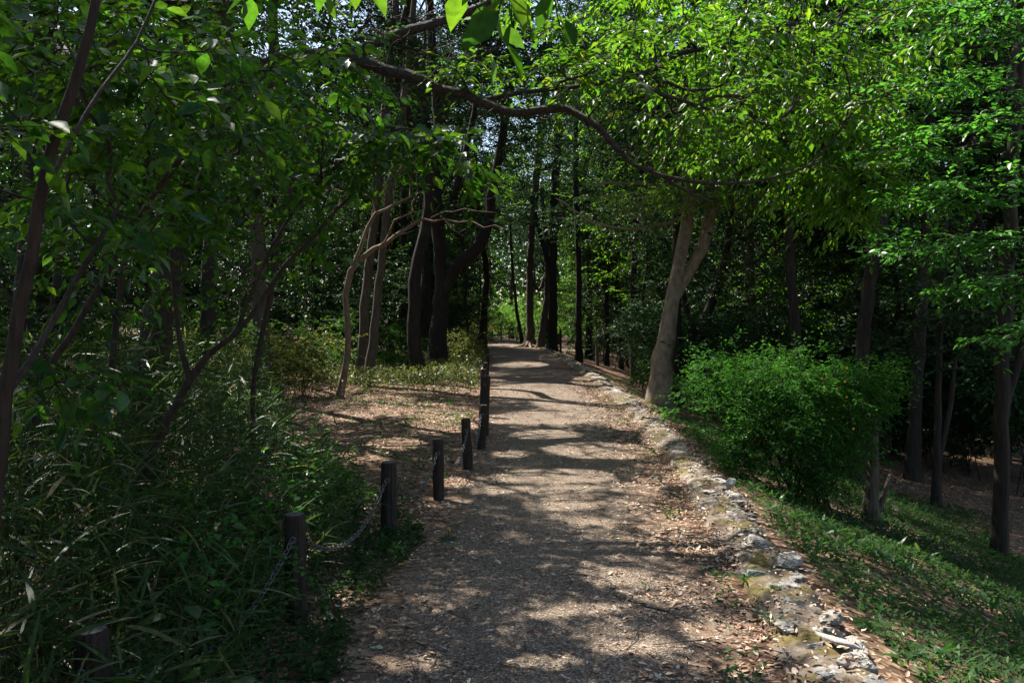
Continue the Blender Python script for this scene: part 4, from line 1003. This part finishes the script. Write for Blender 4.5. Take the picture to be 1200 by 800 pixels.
for px, py_d, kind, s in [(870, 20, 0, 1.1), (830, 24, 2, 1.1), (775, 27, 0, 1.0), (900, 19, 2, 1.0), (960, 19, 0, 1.0), (1000, 22, 2, 1.1), (1060, 21, 0, 1.1), (1120, 19, 2, 1.0), (1180, 20, 0, 1.2), (1240, 17, 1, 1.2),
                          (755, 22, 3, .55), (1150, 27, 2, 1.4), (1040, 30, 0, 1.5), (940, 30, 2, 1.4), (840, 34, 0, 1.5), (740, 38, 0, 1.2), (1090, 36, 2, 1.8), (1190, 34, 0, 1.8), (1280, 26, 2, 1.5),
                          (540, 27, 4, .9), (552, 33, 4, .9), (470, 22, 3, .8), (445, 23, 3, .9), (420, 25, 1, 1.1), (385, 21, 3, 1.1), (350, 17, 4, 1.0), (320, 19, 3, 1.1), (280, 16, 4, 1.0), (240, 14, 3, 1.0), (190, 13, 4, 1.0), (130, 12, 3, .9), (60, 11, 4, 1.0), (0, 12, 0, 1.1),
                          (855, 17.5, 1, 1.2), (905, 22, 1, 1.5), (985, 18, 1, 1.3), (1035, 17.5, 1, 1.2), (1085, 20, 1, 1.5), (1140, 17, 1, 1.2), (1200, 15.5, 1, 1.2), (800, 21, 1, 1.3), (772, 25, 1, 1.1), (1120, 24, 1, 1.8), (1020, 25, 1, 1.8), (940, 25, 1, 1.7), (860, 27, 1, 1.7), (780, 30, 1, 1.6),
                          (-60, 13, 2, 1.0), (460, 30, 2, 1.3), (380, 28, 0, 1.3), (300, 26, 2, 1.3), (220, 22, 0, 1.3), (140, 20, 2, 1.3), (50, 19, 0, 1.3), (-30, 18, 2, 1.3), (530, 40, 2, 1.2), (545, 48, 4, 1.4), (500, 34, 1, 1.2),
                          (585, 66, 5, 1.8), (610, 70, 5, 2.0), (640, 62, 5, 1.9), (665, 58, 5, 1.6), (560, 62, 5, 1.7), (700, 60, 3, 2.0), (540, 75, 5, 2.4), (625, 85, 5, 3.0), (575, 90, 5, 3.0), (670, 88, 5, 3.0)]:
    place_shrub(kind, (px - 600) / FPX * py_d, py_d, s)
for o, x, y in SHR: o['category'] = 'shrub'; o['group'] = "undergrowth shrubs in the wood"
rank_label(SHR, "{} undergrowth shrub between {} and {}", "leafy undergrowth shrub outside the picture")

# far hedge of woodland closing the view
rng = np.random.default_rng(9); g = Geo()
n = 110000
a = rng.uniform(-1.15, 1.15, n); rr = rng.uniform(95, 125, n)
x = np.sin(a) * rr; y = np.cos(a) * rr; z = rng.uniform(-3, 17, n) * (1 + .15 * snoise(x, y, .15))
leaves(g, 'lite', np.stack([x, y, z], 1), rng.normal(size=(n, 3)), rng.normal(size=(n, 3)) + [0, -1, .6], rng.uniform(.5, 1.0, n), rng.uniform(.35, .6, n))
o = g.obj("far_woods", M['leaf_deep'], None, False); tag(o, "far mass of woodland closing the view behind the trees", "woods", kind='stuff')

# ------------------------------------------------------------------ far fence and small posts
f = tag(empty("rail_fence", (-1.2, 56, 0)), "low dark rail fence where the path disappears", "fence")
fp = [(-1.75, 56), (-1.35, 57.5), (-.75, 59), (-.2, 60), (.35, 61), (.9, 61.5)]
for k, (x, y) in enumerate(fp):
    g = Geo(); tube(g, [[x + 1.2, y - 56, -.1], [x + 1.2, y - 56, .5], [x + 1.2, y - 56, 1.0]], [.05, .05, .05], 8); g.obj("fence_post", M['fence'], f, True)
for h in (.45, .85):
    g = Geo(); tube(g, [[x + 1.2, y - 56, h] for x, y in fp], [.03] * len(fp), 6); g.obj("fence_rail", M['fence'], f, True)
for px, py, d, h, r, mat, lab, cat in [(657, 411, 38, 1.1, .055, 'post', "thin black post beside the kerb between far dark trunks", "post"), (700, 418, 36, 1.25, .09, 'fence', "pale weathered broken post in the trees right of the far path", "post")]:
    x = (px - 600) / FPX * d; e = empty("marker_post", (x, d, float(zg(x, d)))); tag(e, lab, cat)
    g, top = post_mesh(90 + px, h, r, 16); g.obj("post_shaft", M[mat], e, True)
    t = Geo(); c = np.vstack([top, top.mean(0) + [0, 0, .004]]); n = len(top); jj = np.arange(n)
    t.add(c, None, np.stack([jj, (jj + 1) % n, np.full(n, n)], 1)); t.obj("post_top", M['post_top'], e, False)

# ------------------------------------------------------------------ undergrowth and ground cover (uncountable)
rng = np.random.default_rng(21)
BY = [2, 3, 4.5, 6.2, 7, 9, 12, 16, 20]; BX = [-1.05, -1.16, -1.27, -1.1, -1.4, -2.4, -3.3, -4.3, -5.5]
def bamboo():
    n = 6400
    y = 1.6 + 15 * rng.uniform(0, 1, n) ** 1.35; xb = np.interp(y, BY, BX)
    x = xb - rng.uniform(0, 1, n) ** 1.3 * (1.6 + .62 * y)
    near = np.zeros(n, bool)
    for (a, b) in ((-1.125, 4.47), (-.895, 6.2)): near |= (np.abs(x / y - a / b) < .035) & (y > b - 1.3) & (y < b + .12)
    x, y, xb = x[~near], y[~near], xb[~near]; n = len(x)
    h = (.28 + 1.0 * np.clip((xb - x) / 1.3, 0, 1)) * rng.uniform(.6, 1.2, n)
    z = zg(x, y)
    base = np.stack([x, y, z], 1)
    lean = rng.normal(size=(n, 2)) * .25; lean[:, 0] += .12
    top = base + np.stack([lean[:, 0] * h, lean[:, 1] * h, h], 1)
    g = Geo()
    for i in range(n):
        tube(g, [base[i], (base[i] + top[i]) / 2 + [0, 0, .03], top[i]], [.0022, .002, .0012], 3, cap=False)
    k = 9; t = rng.uniform(.35, 1, (n, k))
    pos = base[:, None] + (top - base)[:, None] * t[..., None]
    az = rng.uniform(0, 6.28, (n, k)); el = rng.normal(.35, .4, (n, k))
    ax = np.stack([np.cos(az) * np.cos(el), np.sin(az) * np.cos(el), np.sin(el)], -1)
    nm = np.array([0, 0, 1.]) + rng.normal(size=ax.shape) * .5
    L = rng.uniform(.11, .25, (n, k)).ravel()
    leaves(g, 'blade', pos.reshape(-1, 3), ax.reshape(-1, 3), nm.reshape(-1, 3), L, L * rng.uniform(.04, .08, L.shape))
    o = g.obj("bamboo_grass", M['leaf_bamboo'], None, False)
    tag(o, "dark tangled bamboo grass filling the left side", "bamboo grass", kind='stuff')
bamboo()

def cover(name, label, x, y, leaf, k, mat, hgt=.06, wr=.6, el=(.25, .4), tm='mid'):
    n = len(x); base = np.stack([x, y, zg(x, y)], 1)
    g = Geo(); az = rng.uniform(0, 6.28, (n, k)); e_ = rng.normal(el[0], el[1], (n, k))
    ax = np.stack([np.cos(az) * np.cos(e_), np.sin(az) * np.cos(e_), np.sin(e_)], -1)
    hh = rng.uniform(.2, 1, (n, k)) * hgt
    pos = base[:, None] + rng.normal(size=(n, k, 3)) * leaf * .35; pos[..., 2] = base[:, None, 2] + hh
    L = leaf * rng.uniform(.5, 1.25, (n, k)).ravel()
    nm = np.array([0, 0, 1.]) + rng.normal(size=ax.shape) * .35
    leaves(g, tm, pos.reshape(-1, 3), ax.reshape(-1, 3), nm.reshape(-1, 3), L, L * wr)
    o = g.obj(name, M[mat], None, False); tag(o, label, name.replace('_', ' '), kind='stuff'); return o
def keep(mask, *a): return [q[mask] for q in a]
# right bank
n = 30000
y = 2.6 + 17 * rng.uniform(0, 1, n) ** 1.4; s = .05 + rng.uniform(0, 1, n) ** .9 * 4.4; x = kx(y) + .25 + s
dens = .62 + .6 * snoise(x, y, 1.1, 7) - .45 * np.clip((s - 3.2) / 1.2, 0, 1) - .12 * (s < .7) - .7 * np.clip((y - 12) / 6, 0, 1)
x, y = keep(rng.uniform(0, 1, n) < dens, x, y)
cover("ground_cover", "low leafy ground cover on the bank right of the kerb", x, y, .042, 5, 'leaf_cover', .08, .5)
n = 2600
y = 2.8 + 12 * rng.uniform(0, 1, n) ** 1.3; x = kx(y) + .35 + rng.uniform(0, 1, n) * 3.6
m_ = rng.uniform(0, 1, n) < .25 + .6 * snoise(x, y, 1.9, 15)
x, y = keep(m_, x, y)
cover("bank_grass", "tufts of taller leaves and grass among the bank's ground cover", x, y, .10, 6, 'leaf_cover', .08, .2, (.8, .3), 'blade')
# left verge weeds
n = 2600
y = 2.6 + 6.5 * rng.uniform(0, 1, n) ** 1.2; x = np.interp(y, BY, BX) + .35 - np.abs(rng.normal(size=n)) * .35 + .12
m_ = (rng.uniform(0, 1, n) < .45 + .5 * snoise(x, y, 1.7, 3)) & (x < lx(y) + .15)
x, y = keep(m_, x, y)
cover("verge_weeds", "low leafy weeds under the posts along the left verge", x, y, .045, 5, 'leaf_cover', .10, .5)
n = 2600
y = 2.4 + 9 * rng.uniform(0, 1, n); x = np.interp(y, BY, BX) - rng.uniform(0, 1, n) ** 1.2 * 2.2
m_ = rng.uniform(0, 1, n) < .25 + .7 * snoise(x, y, 1.5, 12)
x, y = keep(m_, x, y)
cover("leafy_creeper", "mid green leafy creeper growing up through the bamboo grass", x, y, .055, 8, 'leaf_kerria', .62, .62, (.1, .5))
# greenery behind the clearing, sprigs in the clearing and along the kerb
n = 6400
y = rng.uniform(15, 31, n); x = lx(y) - .25 - np.abs(rng.normal(size=n)) * (2.2 + .12 * y)
m_ = rng.uniform(0, 1, n) < np.clip((y - 15.5 + .45 * x * 0) / 3.5, .0, 1) * (.75 + .4 * snoise(x, y, 1.1))
x, y = keep(m_, x, y)
cover("undergrowth", "tangled light green undergrowth behind the clearing", x, y, .10, 9, 'leaf_olive', .45, .22, (.6, .45), 'blade')
n = 2600
y = rng.uniform(7.2, 17, n); x = lx(y) - .2 - rng.uniform(0, 1, n) * 3.2
m_ = rng.uniform(0, 1, n) < .25 + .5 * snoise(x, y, 1.4, 8)
x, y = keep(m_, x, y)
cover("clearing_weeds", "scattered green sprigs among the leaf litter of the clearing", x, y, .05, 5, 'leaf_cover', .07, .45)
n = 1000
y = 3 + 22 * rng.uniform(0, 1, n) ** 1.3; sd = rng.choice([-1, 1], n, p=[.3, .7]); x = kx(y) + np.where(sd < 0, -.32 - rng.uniform(0, .2, n), .22 + rng.uniform(0, .3, n))
m_ = rng.uniform(0, 1, n) < .4 + .7 * snoise(x * 0, y, 2.3, 4)
x, y = keep(m_, x, y)
cover("kerb_weeds", "small weeds growing along both sides of the kerb", x, y, .05, 5, 'leaf_cover', .09, .42)

def litter():
    g = Geo(); XS = []; YS = []; LS = []
    def put(x, y, lo, hi): XS.append(x); YS.append(y); LS.append(rng.uniform(lo, hi, len(x)))
    n = 15000      # right side of the path
    y = 2.6 + 20 * rng.uniform(0, 1, n) ** 1.5; x = kx(y) - .2 - np.abs(rng.normal(size=n)) * .42; put(x, y, .022, .06)
    n = 8000       # left side of the path
    y = 2.6 + 18 * rng.uniform(0, 1, n) ** 1.4; x = lx(y) + rng.normal(size=n) * .38; put(x, y, .02, .055)
    n = 9000       # the clearing
    y = rng.uniform(7, 19, n); x = lx(y) - rng.uniform(0, 3.8, n); put(x, y, .03, .075)
    n = 4500       # scattered on the path
    y = 2.6 + 16 * rng.uniform(0, 1, n) ** 1.4; x = lx(y) + rng.uniform(0, 1, n) * (kx(y) - lx(y)); put(x, y, .015, .045)
    n = 9500      # the bank
    y = 2.6 + 18 * rng.uniform(0, 1, n) ** 1.3; x = kx(y) + .1 + rng.uniform(0, 1, n) * 7; put(x, y, .022, .058)
    n = 3000       # kerb top
    y = 2.6 + 14 * rng.uniform(0, 1, n) ** 1.4; x = kx(y) + rng.normal(size=n) * .14; put(x, y, .02, .05)
    x = np.concatenate(XS); y = np.concatenate(YS); L = np.concatenate(LS)
    u = np.clip((x - (lx(y) - .22)) / (kx(y) - .12 - lx(y) + .22), 0, 1)
    onpath = (x > lx(y) - .2) & (x < kx(y) - .14)
    z = np.where(onpath, .006 + .028 * np.sin(u * np.pi) + .006 * snoise(x, y, 2.2) + .004 * snoise(x, y, 5.1, 3), zg(x, y))
    ker = np.abs(x - kx(y)) < .27
    z = np.where(ker, np.interp(np.abs(x - kx(y)), [0, .1, .17, .27], [.095, .09, .07, .02]), z) + .006
    m_ = (rng.uniform(0, 1, len(x)) < .62 + .75 * snoise(x, y, 2.9, 1)) | ((y > 12) & ~onpath)
    x, y, z, L = x[m_], y[m_], z[m_], L[m_]
    n = len(x); az = rng.uniform(0, 6.28, n); e_ = rng.normal(0, .16, n)
    ax = np.stack([np.cos(az) * np.cos(e_), np.sin(az) * np.cos(e_), np.sin(e_)], 1)
    nm = np.array([0, 0, 1.]) + rng.normal(size=(n, 3)) * .28
    fl = rng.random(n) < .3; nm[fl] *= [1, 1, -1]
    L = L * .85; leaves(g, 'dead', np.stack([x, y, z], 1), ax, nm, L, L * rng.uniform(.25, .6, n))
    o = g.obj("leaf_litter", M['litter'], None, False); tag(o, "brown fallen leaves scattered over path edges, clearing and bank", "leaf litter", kind='stuff')
litter()

g = Geo(); n = 9000
y = 2.6 + 9 * rng.uniform(0, 1, n) ** 1.5; x = lx(y) - .1 + rng.uniform(0, 1, n) * (kx(y) - lx(y) - .05)
m_ = rng.uniform(0, 1, n) < .55 + .6 * snoise(x, y, 1.8, 21); x, y = x[m_], y[m_]; n = len(x)
u = np.clip((x - (lx(y) - .22)) / (kx(y) - .12 - lx(y) + .22), 0, 1)
z = .006 + .028 * np.sin(u * np.pi) + .006 * snoise(x, y, 2.2) + .004 * snoise(x, y, 5.1, 3) + .002
r_ = rng.uniform(.003, .009, n)[:, None, None] * rng.uniform(.6, 1.2, (n, 6, 1))
V0 = np.array([(1, 0, 0), (0, 1, 0), (-1, 0, 0), (0, -1, 0), (0, 0, .6), (0, 0, -.6)], float); az = rng.uniform(0, 6.28, n)
V = V0[None] * r_; V = np.stack([V[..., 0] * np.cos(az)[:, None] - V[..., 1] * np.sin(az)[:, None], V[..., 0] * np.sin(az)[:, None] + V[..., 1] * np.cos(az)[:, None], V[..., 2]], -1)
V = V + np.stack([x, y, z], 1)[:, None, :]
F0 = np.array([(0, 1, 4), (1, 2, 4), (2, 3, 4), (3, 0, 4), (1, 0, 5), (2, 1, 5), (3, 2, 5), (0, 3, 5)])
g.add(V.reshape(-1, 3), None, (F0[None] + (np.arange(n) * 6)[:, None, None]).reshape(-1, 3))
m, nt, N, L = newmat("loose_gravel"); geo = N.new("ShaderNodeNewGeometry"); r = ramp(N, [(0, (.09, .075, .06)), (.5, (.21, .18, .15)), (.85, (.30, .275, .25)), (1, (.46, .43, .40))])
L.new(geo.outputs['Random Per Island'], r.inputs[0]); p = N.new("ShaderNodeBsdfPrincipled"); p.inputs['Roughness'].default_value = .85; L.new(r.outputs[0], p.inputs['Base Color'])
o = N.new("ShaderNodeOutputMaterial"); L.new(p.outputs[0], o.inputs[0])
tag(g.obj("loose_gravel", m, None, True), "small loose stones scattered over the gravel path", kind='stuff')
g = Geo(); n = 520
y = 2.7 + 14 * rng.uniform(0, 1, n) ** 1.4; x = np.where(rng.random(n) < .5, kx(y) - .2 - np.abs(rng.normal(size=n)) * .5, np.where(rng.random(n) < .4, kx(y) + .3 + rng.uniform(0, 4, n), lx(y) - rng.uniform(-.4, 2.5, n)))
for i in range(n):
    a_ = rng.uniform(0, 6.28); L_ = rng.uniform(.04, .16); zz = max(float(zg(x[i], y[i])) + .012, .03 if lx(y[i]) < x[i] < kx(y[i]) - .15 else -9) + .006
    d_ = np.array([math.cos(a_), math.sin(a_), 0]) * L_; c_ = np.array([x[i], y[i], zz])
    tube(g, [c_ - d_, c_ + rng.normal(size=3) * .008 + [0, 0, .006], c_ + d_], [.0022, .003, .0015], 4)
tag(g.obj("fallen_twigs", M['bark_grey'], None, True), "small fallen twigs among the dead leaves", kind='stuff')

# ------------------------------------------------------------------ small single plants
def rosette(name, label, cat, loc, n, L, wr, mat, tm='blade', el=(.7, .25), seed=0):
    rg = np.random.default_rng(seed); e = tag(empty(name, loc), label, cat); g = Geo()
    az = rg.uniform(0, 6.28, n); el_ = rg.normal(el[0], el[1], n)
    ax = np.stack([np.cos(az) * np.cos(el_), np.sin(az) * np.cos(el_), np.sin(el_)], 1); ln = L * rg.uniform(.6, 1.15, n)
    leaves(g, tm, rg.normal(size=(n, 3)) * .012 * np.array([1, 1, 0]), ax, np.array([0, 0, 1.]) + rg.normal(size=(n, 3)) * .2, ln, ln * wr)
    g.obj("foliage", M[mat], e, False); return e
def fern(label, loc, n, L, seed):
    rg = np.random.default_rng(seed); e = tag(empty("fern", loc), label, "fern", "ferns by the kerb")
    for k in range(n):
        az = rg.uniform(0, 6.28); el = rg.uniform(.3, .9); ln = L * rg.uniform(.7, 1.1); t = np.linspace(0.02, 1, 15)
        d = np.array([math.cos(az), math.sin(az), 0])
        ctr = d * (t * ln * math.cos(el))[:, None]; ctr[:, 2] = t * ln * math.sin(el) - .55 * ln * t ** 2
        g = Geo(); tube(g, ctr, np.linspace(.002, .0006, 15), 3)
        sd = np.cross(d, [0, 0, 1.])
        for s_ in (-1, 1):
            leaves(g, 'mid', ctr, np.repeat((sd * s_ + d * .45)[None], 15, 0), np.repeat(np.array([[0, 0, 1.]]), 15, 0), ln * .26 * np.sin(np.pi * np.clip(t * .9 + .1, 0, 1)) + .004, ln * .06)
        g.obj("frond", M['leaf_cover'], e, False)
def onground(px, d, dz=0):
    x = (px - 600) / FPX * d; return (x, d, float(zg(x, d)) + dz)
fern("light green fern at the foot of the nearest kerb stretch", onground(1022, 4.45), 8, .2, 1)
fern("small green fern leaning over the kerb stones", onground(915, 4.9, .05), 6, .18, 2)
fern("green fern on the lower bank near the bottom of the picture", onground(1060, 4.3), 7, .2, 3)
rosette("grass_tuft", "bright green grass tuft in the litter beside the kerb", "grass tuft", (P(872, 690, 5.1)[0], 5.1, .03), 40, .13, .05, 'leaf_cover', seed=4)
rosette("grass_tuft", "small grass tuft growing from the kerb top past the moss", "grass tuft", (P(905, 745, 4.35)[0], 4.35, .05), 26, .12, .06, 'leaf_cover', seed=5)
# dandelion
e = tag(empty("dandelion", (P(525, 640, 6.1)[0], 6.1, .01)), "single yellow dandelion at the left edge of the path", "flower")
g = Geo(); tube(g, [[0, 0, 0], [.004, 0, .04], [.002, 0, .075]], [.0018] * 3, 5); g.obj("stem", M['leaf_cover'], e, True)
g = Geo(); n = 44; az = np.random.default_rng(1).uniform(0, 6.28, n); el = np.random.default_rng(2).uniform(.1, 1.4, n)
leaves(g, 'mid', np.repeat(np.array([[.002, 0, .075]]), n, 0), np.stack([np.cos(az) * np.cos(el), np.sin(az) * np.cos(el), np.sin(el)], 1), np.random.default_rng(3).normal(size=(n, 3)) * .3 + [0, 0, 1], .021, .007)
g.obj("flower_head", M['petal'], e, False)
g = Geo(); n = 7; az = np.arange(n) * .9
leaves(g, 'full', np.zeros((n, 3)), np.stack([np.cos(az), np.sin(az), az * 0 + .25], 1), np.tile([0, 0, 1.], (n, 1)), .09, .022); g.obj("foliage", M['leaf_cover'], e, False)
# broad-leaved seedlings by the nearest post and vine on the second post
def seedling(label, loc, h, n, L, seed):
    rg = np.random.default_rng(seed); e = tag(empty("seedling", loc), label, "seedling", "broad-leaved seedlings by the nearest post")
    g = Geo(); p = smooth_path(np.array([[0, 0, 0, .003], [.02, .01, h * .5, .0025], [.05, -.02, h, .0015]]), .04); tube(g, p[:, :3], p[:, 3], 5)
    t = np.linspace(.35, 1, n); c = np.stack([np.interp(t, np.linspace(0, 1, len(p)), p[:, k]) for k in range(3)], 1)
    az = np.arange(n) * 2.4 + rg.uniform(0, 6); d = np.stack([np.cos(az), np.sin(az), 0 * az + .1], 1); tip = c + d * L * .5
    for i in range(n): tube(g, [c[i], tip[i]], [.0012, .001], 3, cap=False)
    g.obj("stem", M['bark_brown'], e, True)
    gl = Geo(); leaves(gl, 'full', tip, d + [0, 0, -.3], np.tile([0, -.25, 1.], (n, 1)) + rg.normal(size=(n, 3)) * .25, L * rg.uniform(.7, 1.1, n), L * .7)
    gl.obj("foliage", M['leaf_near'], e, False)
seedling("broad-leaved seedling right of the nearest post, at the bottom", (-1.02, 2.75, .02), .42, 9, .10, 61)
seedling("broad-leaved seedling rising behind the nearest post", (-1.22, 3.05, .02), .62, 8, .10, 62)
seedling("small broad-leaved seedling low between the first two posts", (-1.02, 3.1, .02), .3, 7, .08, 63)
seedling("broad-leaved seedling leaning across the front of the nearest post", (-1.28, 2.55, .02), .5, 9, .10, 66)
seedling("broad-leaved seedling in the bamboo grass left of the vine-covered post", (-1.45, 4.15, .03), .6, 9, .09, 67)
seedling("young leafy seedling at the foot of the post after the vine-covered one", (-1.05, 5.7, .03), .4, 8, .07, 68)
e = tag(empty("vine", (-1.2, 4.3, .03)), "small-leaved creeper climbing the second post and its chain", "vine")
g = Geo(); rg = np.random.default_rng(65); gl = Geo()
for k in range(9):
    a = rg.uniform(-.35, .3); p = smooth_path(np.array([[a, rg.normal() * .1, 0, .002], [a * .8 + rg.normal() * .05, .02, .2, .0018], [a * .6 + rg.normal() * .1, .05 + rg.normal() * .04, .36 + rg.normal() * .06, .001]]), .04)
    tube(g, p[:, :3], p[:, 3], 3)
    c = p[:, :3]; m_ = len(c); az = rg.uniform(0, 6.28, m_)
    for s_ in range(3):
        az = az + 2.1; leaves(gl, 'full', c, np.stack([np.cos(az), np.sin(az), 0 * az - .1], 1), np.tile([0, -.5, 1.], (m_, 1)) + rg.normal(size=(m_, 3)) * .3, .035, .024)
g.obj("stem", M['bark_brown'], e, True); gl.obj("foliage", M['leaf_kerria'], e, False)
